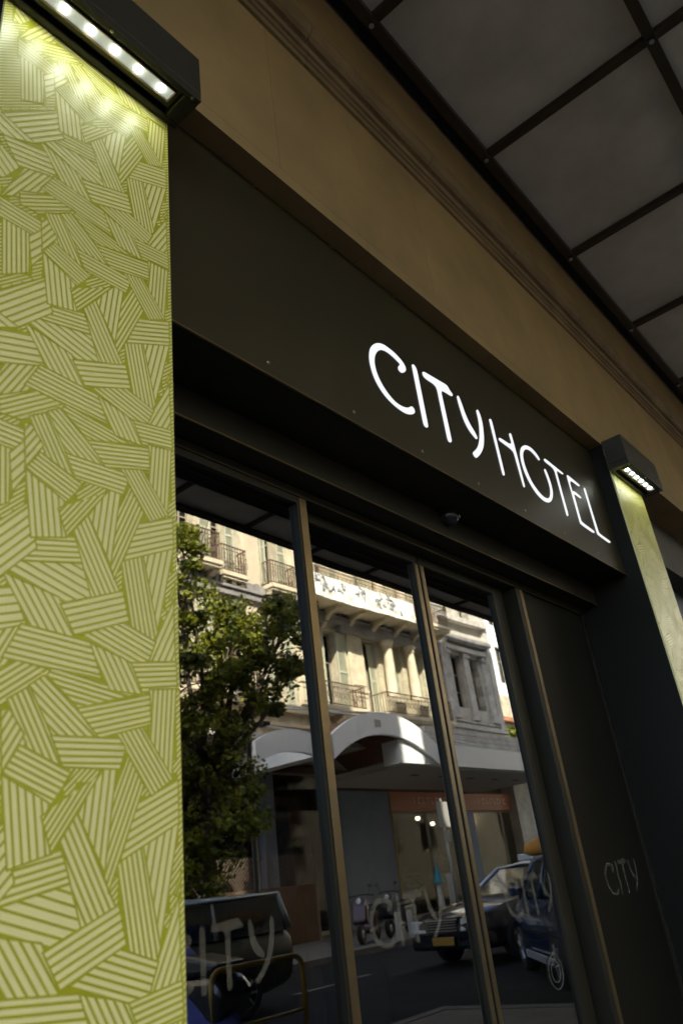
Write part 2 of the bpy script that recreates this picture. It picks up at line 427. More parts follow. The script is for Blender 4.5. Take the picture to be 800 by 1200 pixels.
# ================================================================== PILLARS WITH HATCHED PANEL
def clip(poly, a, b):
    """keep the part of a convex polygon left of a->b (inside) and right of it (outside)"""
    ins, outs = [], []
    n = len(poly)
    d = [(b[0]-a[0])*(p[1]-a[1]) - (b[1]-a[1])*(p[0]-a[0]) for p in poly]
    for i in range(n):
        p, q, dp, dq = poly[i], poly[(i+1) % n], d[i], d[(i+1) % n]
        if dp >= 0: ins.append(p)
        if dp <= 0: outs.append(p)
        if (dp > 0 > dq) or (dp < 0 < dq):
            t = dp / (dp - dq); r = (p[0]+(q[0]-p[0])*t, p[1]+(q[1]-p[1])*t)
            ins.append(r); outs.append(r)
    return ins, outs
def area(p): return abs(sum(p[i][0]*p[(i+1) % len(p)][1]-p[(i+1) % len(p)][0]*p[i][1] for i in range(len(p))))/2
def subtract(polys, rect):
    out = []
    for p in polys:
        if max(a[0] for a in p) < min(a[0] for a in rect) or min(a[0] for a in p) > max(a[0] for a in rect) or \
           max(a[1] for a in p) < min(a[1] for a in rect) or min(a[1] for a in p) > max(a[1] for a in rect):
            out.append(p); continue
        rest = p
        for i in range(len(rect)):
            if len(rest) < 3: break
            ins, o2 = clip(rest, rect[i], rect[(i+1) % len(rect)])
            if len(o2) > 2 and area(o2) > 1e-8: out.append(o2)
            rest = ins
    return out
# one repeat of the hatched design: (number of stripes, outline); the first side of an outline runs along its stripes
HATCH = [[5,[[0.0337,1.6915],[0.0647,1.656],[0.0883,1.6451],[0.0541,1.5811],[0.0282,1.5667]]],[4,[[0.0329,1.8009],[0.1239,1.7658],[0.0423,1.7234],[0.0094,1.7167],[0.0026,1.7918]]],[6,[[0.0607,1.4394],[0.0736,1.2743],[0.1344,1.3213],[0.1285,1.4435]]],[5,[[0.0496,1.5065],[0.1707,1.5004],[0.1368,1.4459],[0.0548,1.4456]]],[6,[[0.191,1.672],[0.1422,1.5793],[0.0491,1.512],[0.1074,1.6615],[0.1902,1.6852]]],[5,[[0.0396,1.721],[0.1551,1.7564],[0.1881,1.69],[0.0851,1.6501]]],[6,[[0.1312,1.7986],[0.2699,1.7539],[0.3321,1.7755],[0.3069,1.8452],[0.1302,1.8094]]],[5,[[0.1325,1.811],[0.3068,1.8479],[0.2836,1.901],[0.1767,1.8746]]],[6,[[0.136,1.7859],[0.2048,1.689],[0.2958,1.68],[0.255,1.7559]]],[3,[[0.5397,1.8157],[0.5556,1.8516],[0.5545,1.807]]],[5,[[0.5527,1.9427],[0.5039,1.7266],[0.467,1.9005]]],[6,[[0.4067,1.8726],[0.436,1.7259],[0.4954,1.706],[0.502,1.7291],[0.4651,1.9]]],[5,[[0.5498,1.809],[0.4743,1.6558],[0.5513,1.6643]]],[6,[[0.1237,1.7698],[0.1985,1.8531],[0.1739,1.9483],[0.0303,1.7983]]],[6,[[0.149,1.5282],[0.2541,1.6043],[0.1732,1.6119],[0.098,1.5642],[0.1015,1.5228]]],[6,[[0.2544,1.6099],[0.449,1.5785],[0.3113,1.541],[0.2454,1.5925]]],[6,[[0.2382,1.5902],[0.3659,1.4864],[0.2592,1.4818],[0.2084,1.5677]]],[5,[[0.167,1.537],[0.2138,1.4578],[0.2842,1.4243],[0.2889,1.4274],[0.2085,1.5655]]],[4,[[0.1322,1.4317],[0.175,1.4976],[0.2042,1.4617],[0.1411,1.3429]]],[5,[[0.1985,1.48],[0.1644,1.411],[0.1555,1.5147],[0.1706,1.5202]]],[6,[[0.167,1.4051],[0.1892,1.2561],[0.2636,1.2768],[0.2547,1.3586]]],[6,[[0.198,1.457],[0.2968,1.4149],[0.264,1.3586],[0.1708,1.4112]]],[5,[[0.3997,1.4234],[0.3794,1.2371],[0.3226,1.3435],[0.3457,1.3798],[0.3729,1.4238]]],[6,[[0.3702,1.4237],[0.2691,1.2783],[0.2481,1.3408],[0.2578,1.3466],[0.3112,1.4239]]],[6,[[0.464,1.3903],[0.3891,1.2079],[0.3782,1.2368],[0.3953,1.3717],[0.4269,1.4507]]],[6,[[0.318,1.9612],[0.4017,1.8027],[0.3321,1.7755],[0.287,1.9137]]],[6,[[0.4538,1.9792],[0.5509,2.0269],[0.5492,1.9449],[0.4128,1.8787]]],[6,[[0.3301,1.6745],[0.3854,1.583],[0.4657,1.5807],[0.4337,1.644]]],[6,[[0.3159,1.6873],[0.4517,1.6413],[0.4762,1.6577],[0.4953,1.7006],[0.4118,1.7297]]],[6,[[0.1855,1.687],[0.3284,1.6743],[0.3599,1.602],[0.1513,1.6168]]],[5,[[0.2651,1.7447],[0.4077,1.8023],[0.4238,1.7372],[0.2997,1.6871]]],[6,[[0.4367,1.6444],[0.5512,1.6621],[0.5524,1.6002],[0.4657,1.5872]]],[6,[[0.5517,1.5981],[0.5369,1.4112],[0.4816,1.4842],[0.4821,1.5881]]],[6,[[0.4011,1.4933],[0.484,1.3778],[0.5369,1.4112],[0.461,1.5117]]],[6,[[0.3115,1.5364],[0.479,1.5801],[0.4818,1.5181],[0.3633,1.484]]],[5,[[0.2593,1.4805],[0.4041,1.4833],[0.4183,1.4642],[0.4051,1.4258],[0.2875,1.4252]]]]
PERIOD = 0.622
def hatch_pattern(w_, h_, seed):
    shapes = []
    def patch(n_, q, lt=.0044):
        c_ = Vector((sum(v[0] for v in q)/len(q), sum(v[1] for v in q)/len(q)))
        q = [tuple(Vector(v) + (Vector(v)-c_).normalized()*.0062) for v in q]      # close the seams
        sa = sum(q[i][0]*q[(i+1) % len(q)][1]-q[(i+1) % len(q)][0]*q[i][1] for i in range(len(q)))
        a, b = Vector(q[0]), Vector(q[1])
        d = (b-a).normalized(); nrm = Vector((-d.y, d.x))
        if sa < 0: nrm = -nrm
        ext = max((Vector(v)-a).dot(nrm) for v in q)
        lo, hi = min((Vector(v)-a).dot(d) for v in q)-.01, max((Vector(v)-a).dot(d) for v in q)+.01
        rect = q if sa > 0 else q[::-1]
        g = lt/2
        lines = []
        for k in range(1, n_):
            t = ext*k/n_
            pq = [a+d*lo+nrm*(t-g), a+d*hi+nrm*(t-g), a+d*hi+nrm*(t+g), a+d*lo+nrm*(t+g)]
            pq = [(v.x, v.y) for v in pq]
            if area(pq) < 1e-9: continue
            s2 = sum(pq[i][0]*pq[(i+1) % 4][1]-pq[(i+1) % 4][0]*pq[i][1] for i in range(4))
            if s2 < 0: pq = pq[::-1]
            for i in range(len(rect)):
                if len(pq) < 3: break
                pq, _ = clip(pq, rect[i], rect[(i+1) % len(rect)])
            if len(pq) > 2 and area(pq) > 1e-8: lines.append(pq)
        m_ = len(rect)
        for i in range(m_):      # outline
            p0, p1 = Vector(rect[i]), Vector(rect[(i+1) % m_]); dd = (p1-p0).normalized(); nn = Vector((-dd.y, dd.x))
            lines.append([(v.x, v.y) for v in (p0, p1, p1+nn*g*1.5, p0+nn*g*1.5)])
        return rect, lines, len(lines)-m_
    for sx in (-PERIOD, PERIOD, 0):
        for sz in range(-2, 5):
            for n_, q in HATCH:
                q2 = [(x+sx, z-.03+sz*PERIOD) for x, z in q]
                if max(v[0] for v in q2) < 0 or min(v[0] for v in q2) > w_ or max(v[1] for v in q2) < 0 or min(v[1] for v in q2) > h_: continue
                shapes.append(patch(n_, q2))
    res = []
    # seams between neighbouring patches are solid; a wider gap gets slanted stripes instead
    cs = .024
    for ci in range(int(w_/cs)+1):
        for cj in range(int(h_/cs)+1):
            x0, z0 = ci*cs, cj*cs
            ps = [[(x0, z0), (x0+cs, z0), (x0+cs, z0+cs), (x0, z0+cs)]]
            for r_, _l, _n in shapes:
                ps = subtract(ps, r_)
                if not ps: break
            if not ps: continue
            if sum(area(p) for p in ps) < .42*cs*cs:
                res += [(p, 0) for p in ps]
            else:
                for k in range(-2, 3):
                    zc = z0+k*.5*cs
                    st = [(x0, zc), (x0+cs, zc+cs), (x0+cs, zc+cs+.006), (x0, zc+.006)]
                    for p in ps:
                        q = p
                        sg_ = sum(p[i][0]*p[(i+1) % len(p)][1]-p[(i+1) % len(p)][0]*p[i][1] for i in range(len(p)))
                        if sg_ < 0: q = p[::-1]
                        for i in range(4):
                            if len(q) < 3: break
                            q, _ = clip(q, st[i], st[(i+1) % 4])
                        if len(q) > 2: res.append((q, 0))
    for i, (rect, lines, ni) in enumerate(shapes):
        for li, ln in enumerate(lines):
            ps = [ln]
            for j in range(i+1, len(shapes)):
                ps = subtract(ps, shapes[j][0])
                if not ps: break
            lift = 2e-5 + (i % 23)*1.2e-5 + (0 if li < ni else 3e-4 + (li-ni)*6e-5)     # keeps crossing lines off one plane
            res += [(p, lift) for p in ps]
    box = [(0, 0), (w_, 0), (w_, h_), (0, h_)]
    fin = []
    for p, lift in res:
        for i in range(4):
            if len(p) < 3: break
            p, _ = clip(p, box[i], box[(i+1) % 4])
        if len(p) > 2 and area(p) > 1e-8: fin.append((p, lift))
    return fin
PW, PZ = 0.567, 3.50
HP = hatch_pattern(PW-0.004, 3.5, 0)
def pillar(x0, label, seed):
    t = thing('pillar', label, 'pillar', (x0, 1.35, 0), 0, 'patterned pillars flanking the entrance')
    MB().box(0, PW, 0.012, 0.45, 0, 3.726).build('shaft', 'dark_panel', t, bevel=0.002)
    MB().box(0.002, PW-0.002, 0.0, 0.010, 0.02, 3.70).build('front_panel', 'cream', t)
    mb = MB()
    for p, lift in HP:
        mb.add([(x+0.002, -0.0005-lift, z+0.03) for x, z in p], [tuple(range(len(p)))])
    mb.build('hatched_stripes', 'olive_line', t)
    return t
pillar(0.533, 'large pillar in the left foreground faced with a cream and lime hatched panel', 11)
pillar(4.84, 'far pillar right of the lit sign, its hatched panel seen edge-on as a narrow strip', 23)

# ================================================================== WALL LAMPS
def wall_lamp(x0, label):
    L = 0.665
    t = thing('wall_lamp', label, 'lamp', (x0, 1.345, 3.50), 0, 'wall lamps above the pillars')
    # housing: open-bottomed trough
    hb = MB()
    hb.box(0, L, -0.138, 0.0, 0.035, 0.222)
    hb.box(0, L, -0.138, -0.118, 0.0, 0.035)
    hb.box(0, L, -0.020, 0.0, 0.0, 0.035)
    hb.box(0, 0.055, -0.118, -0.020, 0.0, 0.035)
    hb.box(L-0.055, L, -0.118, -0.020, 0.0, 0.035)
    hb.build('housing', 'lamp_body', t, bevel=0.003)
    MB().box(0.06, L-0.06, -0.114, -0.040, 0.012, 0.030).build('backing_plate', 'lamp_body', t)
    tr = MB()
    tr.box(0.075, L-0.075, -0.106, -0.102, 0.002, 0.011); tr.box(0.075, L-0.075, -0.062, -0.058, 0.002, 0.011)
    tr.box(0.075, 0.079, -0.102, -0.062, 0.002, 0.011); tr.box(L-0.079, L-0.075, -0.102, -0.062, 0.002, 0.011)
    tr.build('trim_frame', 'bronze_trim', t)
    MB().box(0.08, L-0.08, -0.101, -0.063, 0.008, 0.0118).build('glowing_tray', 'lamp_tray_glow', t)  # faint emission stands in for led light falling on the tray
    n = 6
    for k in range(n):
        x = 0.12 + k*0.085
        MB().lathe([(0.012, 0.0079), (0.012, 0.006), (0.009, 0.003), (0.003, 0.001)], (x, -0.082, 0), 'z', 12).build('led', 'led', t, smooth=True)
        ld = bpy.data.lights.new('led_light', 'SPOT'); ld.energy = 0.06; ld.spot_size = R(125); ld.spot_blend = 1.0; ld.color = (0.90, 1.0, 0.80); ld.shadow_soft_size = 0.02; ld.specular_factor = 0.22
        lo = bpy.data.objects.new('led_light', ld); col.objects.link(lo); lo.parent = t
        lo.location = (x, -0.082, -0.004)
        lo.rotation_euler = Vector((0, 1.0, -1)).to_track_quat('-Z', 'Y').to_euler()
    for x in (0.03, L-0.03, L/2):
        MB().lathe([(0.006, 0.0), (0.006, -0.002), (0.003, -0.003)], (x, -0.128, 0.0), 'z', 10).build('screw', 'screw', t)
    return t
wall_lamp(0.46, 'dark box wall lamp with glowing leds over the left foreground pillar')
wall_lamp(4.79, 'dark box wall lamp with glowing leds over the far right pillar')

# ================================================================== SIGN FASCIA
LET = {"C":[[2.3317,3.3171],[2.2905,3.2869],[2.2596,3.2485],[2.2444,3.2085],[2.2378,3.1708],[2.241,3.1271],[2.2534,3.0829],[2.2816,3.0437],[2.3232,3.0134],[2.3726,2.9972],[2.4252,2.9901],[2.4737,2.9935],[2.5196,3.0136],[2.5414,3.0328],[2.5401,3.0524],[2.5242,3.0609],[2.5104,3.0553],[2.4948,3.0425],[2.4714,3.0303],[2.4333,3.0217],[2.3867,3.0231],[2.3454,3.0432],[2.3076,3.0756],[2.2832,3.1172],[2.2759,3.1618],[2.2811,3.1989],[2.2986,3.2371],[2.3291,3.271],[2.3564,3.2885],[2.3937,3.2964],[2.4366,3.2919],[2.4709,3.2824],[2.4883,3.2762],[2.4687,3.2571],[2.4615,3.2415],[2.4694,3.2275],[2.4894,3.2255],[2.5196,3.2466],[2.5338,3.2689],[2.5306,3.2886],[2.5068,3.3101],[2.4613,3.3261],[2.4139,3.3314],[2.374,3.3311]],"I":[[2.5931,3.3286],[2.6029,3.3361],[2.6167,3.3387],[2.633,3.3189],[2.6352,3.0012],[2.6282,2.9891],[2.6156,2.9838],[2.6032,2.9849],[2.5934,2.9951],[2.5911,3.3213]],"T":[[2.6829,3.3326],[2.6966,3.3394],[2.9039,3.3593],[2.9226,3.3355],[2.9457,3.3222],[2.9417,3.3099],[2.929,3.3015],[2.9108,3.2994],[2.8286,3.2943],[2.8323,3.0031],[2.8268,2.9919],[2.8169,2.9845],[2.8049,2.9814],[2.791,2.9894],[2.7901,3.3002],[2.6974,3.2957],[2.6783,3.307],[2.6783,3.3227]],"Y1":[[2.9869,3.3322],[2.9973,3.339],[3.0079,3.3407],[3.0234,3.3004],[3.0352,3.2469],[3.0622,3.194],[3.1009,3.1587],[3.1138,3.132],[3.1074,3.1205],[3.0977,3.1165],[3.0856,3.1174],[3.034,3.1438],[3.0013,3.1936],[2.9889,3.2588],[2.983,3.3147]],"Y2":[[3.1744,3.3282],[3.1839,3.3365],[3.196,3.3398],[3.211,3.3106],[3.212,3.2508],[3.1912,3.1633],[3.1598,3.0929],[3.112,3.0365],[3.0563,2.9893],[3.0421,2.9864],[3.0288,2.9912],[3.0203,3.0063],[3.0305,3.0175],[3.0702,3.0484],[3.1039,3.0836],[3.1331,3.1334],[3.1563,3.1946],[3.1731,3.2675],[3.1699,3.3161]],"H1":[[3.3062,3.3282],[3.3163,3.3366],[3.3283,3.3384],[3.3361,3.3239],[3.3364,2.9993],[3.3325,2.9903],[3.3214,2.9825],[3.3108,2.9839],[3.3067,2.9951],[3.3029,3.3199]],"H2":[[3.3674,3.2326],[3.3801,3.2412],[3.3975,3.2441],[3.5263,3.2469],[3.5171,3.3198],[3.5297,3.332],[3.5445,3.3381],[3.5529,3.3239],[3.5565,3.2137],[3.5584,3.0052],[3.554,2.9932],[3.5418,2.9877],[3.534,2.9969],[3.5193,3.2117],[3.38,3.2161],[3.3672,3.2211]],"O":[[3.699,3.3202],[3.6573,3.296],[3.6201,3.2578],[3.5998,3.2164],[3.5907,3.1675],[3.5975,3.1086],[3.6225,3.0607],[3.6619,3.0176],[3.7154,2.987],[3.7803,2.9773],[3.8422,2.9897],[3.8928,3.0216],[3.9364,3.0761],[3.949,3.1313],[3.9443,3.1855],[3.9263,3.2373],[3.9156,3.2421],[3.8993,3.2327],[3.8963,3.2203],[3.9113,3.1697],[3.9149,3.1197],[3.898,3.0718],[3.8693,3.0356],[3.8275,3.0137],[3.7734,3.0101],[3.721,3.0294],[3.6696,3.0648],[3.6413,3.1161],[3.6287,3.1692],[3.635,3.2215],[3.6622,3.2639],[3.7116,3.2976],[3.771,3.3077],[3.8257,3.2896],[3.8505,3.2746],[3.8648,3.2773],[3.875,3.2882],[3.8696,3.3001],[3.8415,3.3219],[3.7925,3.3361],[3.7441,3.3337]],"T2":[[3.9371,3.3168],[3.9538,3.3266],[3.966,3.3277],[4.1936,3.312],[4.1963,3.3038],[4.1797,3.2934],[4.0917,3.2971],[4.0904,2.9895],[4.0804,2.978],[4.0668,2.9722],[4.057,2.9794],[4.0612,3.295],[3.9407,3.2978]],"E":[[4.2454,3.3139],[4.261,3.3222],[4.2762,3.323],[4.426,3.312],[4.4331,3.3013],[4.413,3.287],[4.2694,3.2948],[4.2684,3.2035],[4.2804,3.2148],[4.3027,3.2213],[4.394,3.2104],[4.4,3.2014],[4.3784,3.1907],[4.2811,3.1969],[4.2775,3.001],[4.4497,2.9895],[4.46,2.9783],[4.4393,2.9672],[4.4153,2.9657],[4.2449,2.9741]],"L":[[4.4901,3.3056],[4.5079,3.3154],[4.5209,3.3141],[4.534,2.9956],[4.6992,2.9871],[4.709,2.977],[4.6865,2.9655],[4.6563,2.9637],[4.4958,2.9733]]}
fas = thing('sign_fascia', 'dark bronze fascia box over the glass doors carrying the white lit hotel name', 'sign', (1.1, 1.45, 2.78))
def F(mb): return local(mb, (1.1, 1.45, 2.78))
F(MB().box(1.104, 4.838, 1.452, 1.47, 2.782, 3.726)).build('face_panel', 'bronze_sign', fas, bevel=0.002)
F(MB().box(1.104, 4.838, 1.471, 1.70, 2.782, 2.80)).build('soffit_panel', 'bronze', fas, bevel=0.001)
F(MB().box(1.104, 4.838, 1.449, 1.456, 2.776, 2.781)).build('bottom_edge', 'bronze_trim', fas)
names = {'C': 'C', 'I': 'I', 'T': 'T', 'Y': 'Y', 'H': 'H', 'O': 'O', 'T2': 'T', 'E': 'E', 'L': 'L'}
GL = {'C': ['C'], 'I': ['I'], 'T': ['T'], 'Y': ['Y1', 'Y2'], 'H': ['H1', 'H2'], 'O': ['O'], 'T2': ['T2'], 'E': ['E'], 'L': ['L']}
def smooth_poly(p, it=1):
    for _ in range(it):
        q = []
        n = len(p)
        for i in range(n):
            a, b = p[i], p[(i+1) % n]
            if math.dist(a, b) > 0.16: q += [(a[0]+(b[0]-a[0])*.04, a[1]+(b[1]-a[1])*.04), (a[0]+(b[0]-a[0])*.96, a[1]+(b[1]-a[1])*.96)]
            else: q += [(a[0]*.75+b[0]*.25, a[1]*.75+b[1]*.25), (a[0]*.25+b[0]*.75, a[1]*.25+b[1]*.75)]
        p = q
    return p
def inset(p, d):
    n = len(p); sa = sum(p[i][0]*p[(i+1) % n][1]-p[(i+1) % n][0]*p[i][1] for i in range(n))
    out = []
    for i in range(n):
        t = Vector(p[(i+1) % n])-Vector(p[i-1])
        if t.length < 1e-6: out.append(p[i]); continue
        t.normalize(); nn = Vector((-t.y, t.x)) if sa > 0 else Vector((t.y, -t.x))
        out.append((p[i][0]+nn.x*d, p[i][1]+nn.y*d))
    return out
def tri_prism(mb, poly, y0, y1):
    """extrude a concave outline, caps tessellated"""
    from mathutils.geometry import tessellate_polygon
    n = len(poly)
    tris = tessellate_polygon([[Vector((a, b, 0)) for a, b in poly]])
    vs = [(a, y0, b) for a, b in poly] + [(a, y1, b) for a, b in poly]
    fs = [tuple(t) for t in tris] + [tuple(i+n for i in reversed(t)) for t in tris] + [(i, i+n, (i+1) % n+n, (i+1) % n) for i in range(n)]
    mb.add(vs, fs)
for k, outs in GL.items():
    mb = MB()
    for o_ in outs: tri_prism(mb, inset(smooth_poly(LET[o_], 2), .0016), 1.4495, 1.4515)
    F(mb).build('letter', 'letter', fas, label='white glowing letter %s of the hotel name' % names[k])
for k in range(8):
    x = 1.13 + k*0.47
    F(MB().lathe([(0.007, 1.4518), (0.007, 1.449), (0.004, 1.4465)], (x, 0, 2.83), 'y', 12)).build('screw', 'screw', fas, smooth='auto')
for k in range(8):
    x = 1.14 + k*0.47
    F(MB().lathe([(0.005, 1.4518), (0.005, 1.449), (0.003, 1.447)], (x, 0, 3.715), 'y', 12)).build('screw', 'bronze_trim', fas, smooth='auto')

# stone soffit joint stones over the sign are the hotel wall's underside
# ================================================================== DOOR OPERATOR BOX AND FRAMES
hd = thing('door_header', 'dark metal operator box and frame head running above the sliding doors', 'door header', (1.1, 1.69, 2.61))
def D(mb): return local(mb, (1.1, 1.69, 2.61))
D(MB().box(1.104, 4.838, 1.692, 1.83, 2.652, 2.778)).build('operator_cover', 'bronze', hd, bevel=0.004)
D(MB().box(1.104, 4.838, 1.689, 1.695, 2.648, 2.6535)).build('cover_edge', 'bronze_trim', hd)
D(MB().box(1.104, 4.838, 1.80, 1.95, 2.61, 2.649)).build('frame_head', 'bronze', hd, bevel=0.002)
D(MB().box(1.104, 4.838, 1.796, 1.7995, 2.612, 2.6165)).build('frame_bead', 'bronze_trim', hd)
D(MB().box(1.104, 4.838, 1.796, 1.7995, 2.640, 2.644)).build('frame_bead', 'bronze_trim', hd)

sen = thing('door_sensor', 'small black dome sensor under the sign above the sliding doors', 'sensor', (3.06, 1.675, 2.745))
MB().lathe([(0.030, 0.034), (0.052, 0.030), (0.056, 0.010), (0.050, -0.012), (0.036, -0.030), (0.016, -0.039)], (0, 0, 0), 'z', 28).build('dome', 'black_plastic', sen, smooth=True)
MB().lathe([(0.059, 0.034), (0.059, 0.026), (0.054, 0.024)], (0, 0, 0), 'z', 28).build('mounting_ring', 'black_plastic', sen, smooth='auto')
MB().box(-0.010, 0.030, -0.052, -0.046, -0.004, 0.010).build('lens', 'galv', sen)

def city(parent, loc, x0, z0, y, s, m='frost'):
    """the four frosted letters of one glass pane, each a part"""
    for k in ('C', 'I', 'T', 'Y'):
        mb = MB()
        for o_ in GL[k]:
            tri_prism(mb, [((a-2.2378)*s+x0, (b-2.9838)*s+z0) for a, b in smooth_poly(LET[o_], 1)], y-0.0012, y-0.0004)
        local(mb, loc); mb.build('letter', m, parent, label='frosted letter %s on the glass' % k)

def pane_thing(name, label, cat, x0, x1, yf, depth, st, top, bot, glass, zt=2.608, extra=None, ylift=0, group=None):
    loc = (x0, yf, 0)
    t = thing(name, label, cat, loc, 0, group)
    fr = MB()
    fr.box(x0, x0+st[0], yf, yf+depth, 0.012, zt); fr.box(x1-st[1], x1, yf, yf+depth, 0.012, zt)
    fr.box(x0+st[0], x1-st[1], yf, yf+depth, zt-top, zt); fr.box(x0+st[0], x1-st[1], yf, yf+depth, 0.012, bot)
    local(fr, loc); fr.build('frame', 'bronze', t, bevel=0.002)
    g = MB().box(x0+st[0]-0.004, x1-st[1]+0.004, yf+depth*0.45, yf+depth*0.45+0.008, bot-0.004, zt-top+0.004)
    local(g, loc); g.build('glass_pane', glass, t)
    return t, loc, yf+depth*0.45
# fixed pane left
t, loc, yg = pane_thing('side_window', 'fixed glass pane beside the left patterned pillar reflecting the tree', 'window', 1.104, 2.135, 1.80, 0.05, (0.03, 0.056), 0.03, 0.10, 'door_glass')
city(t, loc, 1.37, 0.958, yg, 0.455)
mb = MB().box(2.092, 2.132, 1.7965, 1.7995, 0.02, 2.606); local(mb, loc); mb.build('edge_strip', 'bronze_trim', t)
# sliding doors
t, loc, yg = pane_thing('sliding_door', 'left sliding glass door reflecting the banner and arched awning', 'door', 2.10, 3.016, 1.87, 0.04, (0.05, 0.036), 0.045, 0.10, 'door_glass', group='pair of sliding glass doors')
city(t, loc, 2.34, 0.965, yg, 0.47)
mb = MB().box(2.985, 3.013, 1.8665, 1.8695, 0.02, 2.56); local(mb, loc); mb.build('edge_strip', 'bronze_trim', t)
t, loc, yg = pane_thing('sliding_door', 'right sliding glass door reflecting the grey stone building and dark taxi', 'door', 3.030, 3.865, 1.87, 0.04, (0.036, 0.115), 0.045, 0.10, 'door_glass', group='pair of sliding glass doors')
city(t, loc, 3.285, 0.970, yg, 0.47)
mb = MB().box(3.033, 3.061, 1.8665, 1.8695, 0.02, 2.56); local(mb, loc); mb.build('edge_strip', 'bronze_trim', t)
pl = MB()
for rr in (0.066, 0.040):
    pts = [(3.60+rr*math.cos(a*math.pi/16), 1.884, 0.74+rr*math.sin(a*math.pi/16)) for a in range(33)]
    pl.tube(pts, 0.0022, 6)
pl.box(3.60, 3.64, 1.878, 1.884, 0.757, 0.763)
local(pl, loc); pl.build('lock_ring', 'nbr_grey', t)
# post between doors and the dark fixed panel
po = thing('door_post', 'bronze post with a shiny front edge right of the sliding doors', 'post', (3.9, 1.81, 0))
mb = MB().box(3.905, 3.985, 1.80, 1.95, 0.0, 2.608); local(mb, po.location); mb.build('core', 'bronze', po, bevel=0.002)
mb = MB().box(3.945, 3.980, 1.7965, 1.7995, 0.01, 2.606); local(mb, po.location); mb.build('front_strip', 'bronze_trim', po)
# solid dark fixed panel
pn = thing('side_panel', 'dark solid side panel with faint lettering between the bronze post and the far pillar', 'panel', (3.99, 1.81, 0))
loc = (3.99, 1.81, 0)
mb = MB().box(3.987, 4.812, 1.812, 1.84, 0.012, 2.608); local(mb, loc); mb.build('sheet', 'dark_panel', pn)
mb = MB().box(4.826, 4.838, 1.803, 1.85, 0.012, 2.608); local(mb, loc); mb.build('edge_trim', 'bronze', pn)
frost_mat('frost_dim', (0.4, 0.38, 0.33), 0.09)
city(pn, loc, 4.20, 0.985, 1.812, 0.46, 'frost_dim')

# ================================================================== INTERIOR
ct = thing('curtain', 'pale sheer curtain hanging behind the left sliding door', 'curtain', (2.45, 2.3, 0))
frost_mat('sheer', (0.35, 0.36, 0.42), 0.35)
for x0, x1 in ((0.0, 0.20), (0.30, 0.46)):
    vs = []; n = 40
    for k in range(n+1):
        x = x0+(x1-x0)*k/n; y = 0.025*math.sin(k*1.3)+0.01*math.sin(k*0.7)
        vs += [(x, y, 0.1), (x, y, 2.55)]
    MB().add(vs, [(2*k, 2*k+2, 2*k+3, 2*k+1) for k in range(n)]).build('drape', 'sheer', ct, smooth=True)
MB().tube([(-0.1, 0, 2.58), (0.7, 0, 2.58)], 0.012).build('rail', 'bronze', ct)
dk = thing('reception_desk', 'dark reception desk deep inside the unlit lobby behind the glass', 'desk', (3.6, 6.2, 0))
MB().box(-1.2, 1.2, -0.3, 0.3, 0, 1.02).build('body', 'wood', dk, bevel=0.01)
MB().box(-1.25, 1.25, -0.38, 0.35, 1.022, 1.07).build('countertop', 'lobby_dark', dk, bevel=0.006)
cl = None
for i, (x, y) in enumerate(((5.77, 3.95), (3.0, 6.2), (5.0, 7.3))):
    t = thing('ceiling_lamp', ['small round recessed ceiling lamp in the lobby seen through the left sliding door', 'recessed ceiling lamp in the middle of the lobby', 'recessed ceiling lamp above the reception desk end'][i], 'lamp', (x, y, 3.298), 0, 'recessed lamps in the lobby ceiling')
    MB().lathe([(0.035, 0.0), (0.035, -0.012), (0.026, -0.014)], n=18).build('rim', 'galv', t)
    MB().lathe([(0.018, -0.0145), (0.014, -0.018)], n=16).build('bulb', 'cool_lamp', t)

# ================================================================== ENTRANCE CANOPY
cn = thing('entrance_canopy', 'wide flat canopy of grey glass panels on a dark bronze grid above the entrance', 'canopy', (0, 1.3, 5.65))
def K(mb): return local(mb, (0, 1.3, 5.65))
xs = [-1.36-1.33, -1.36, -0.06, 1.23, 2.53, 3.84, 5.21, 6.55, 7.9, 9.25]
xs[0] = -2.7
xs += [10.58, 11.92, 13.26, 14.60]
ys = [1.25, 0.055, -1.16, -2.38, -3.0]
for y in ys:
    K(MB().box(-2.8, 14.75, y-0.034, y+0.034, 5.65, 5.80)).build('long_beam', 'canopy_frame', cn, bevel=0.004)
for x in xs:
    for a, b in zip(ys[:-1], ys[1:]):
        K(MB().box(x-0.029, x+0.029, b+0.0342, a-0.0342, 5.655, 5.79)).build('cross_beam', 'canopy_frame', cn, bevel=0.003)
for i in range(len(xs)-1):
    for a, b in zip(ys[:-1], ys[1:]):
        K(MB().box(xs[i]+0.02, xs[i+1]-0.02, b+0.03, a-0.03, 5.70, 5.715)).build('glass_panel', 'canopy_glass', cn)
for x in xs:
    for y in ys[:-1]:
        K(MB().lathe([(0.026, 5.6495), (0.026, 5.640), (0.020, 5.638)], (x, y, 0), 'z', 20)).build('bolt', 'black_plastic', cn, smooth='auto')
        K(MB().lathe([(0.016, 5.6378), (0.016, 5.634), (0.006, 5.632)], (x, y, 0), 'z', 16)).build('bolt', 'galv', cn, smooth='auto')
K(MB().box(-2.8, 9.4, 1.293, 1.355, 5.70, 5.80)).build('wall_strip', 'black_gap', cn)
K(MB().box(-2.85, 14.8, -3.075, -3.04, 5.645, 5.86)).build('outer_fascia', 'bronze', cn, bevel=0.004)
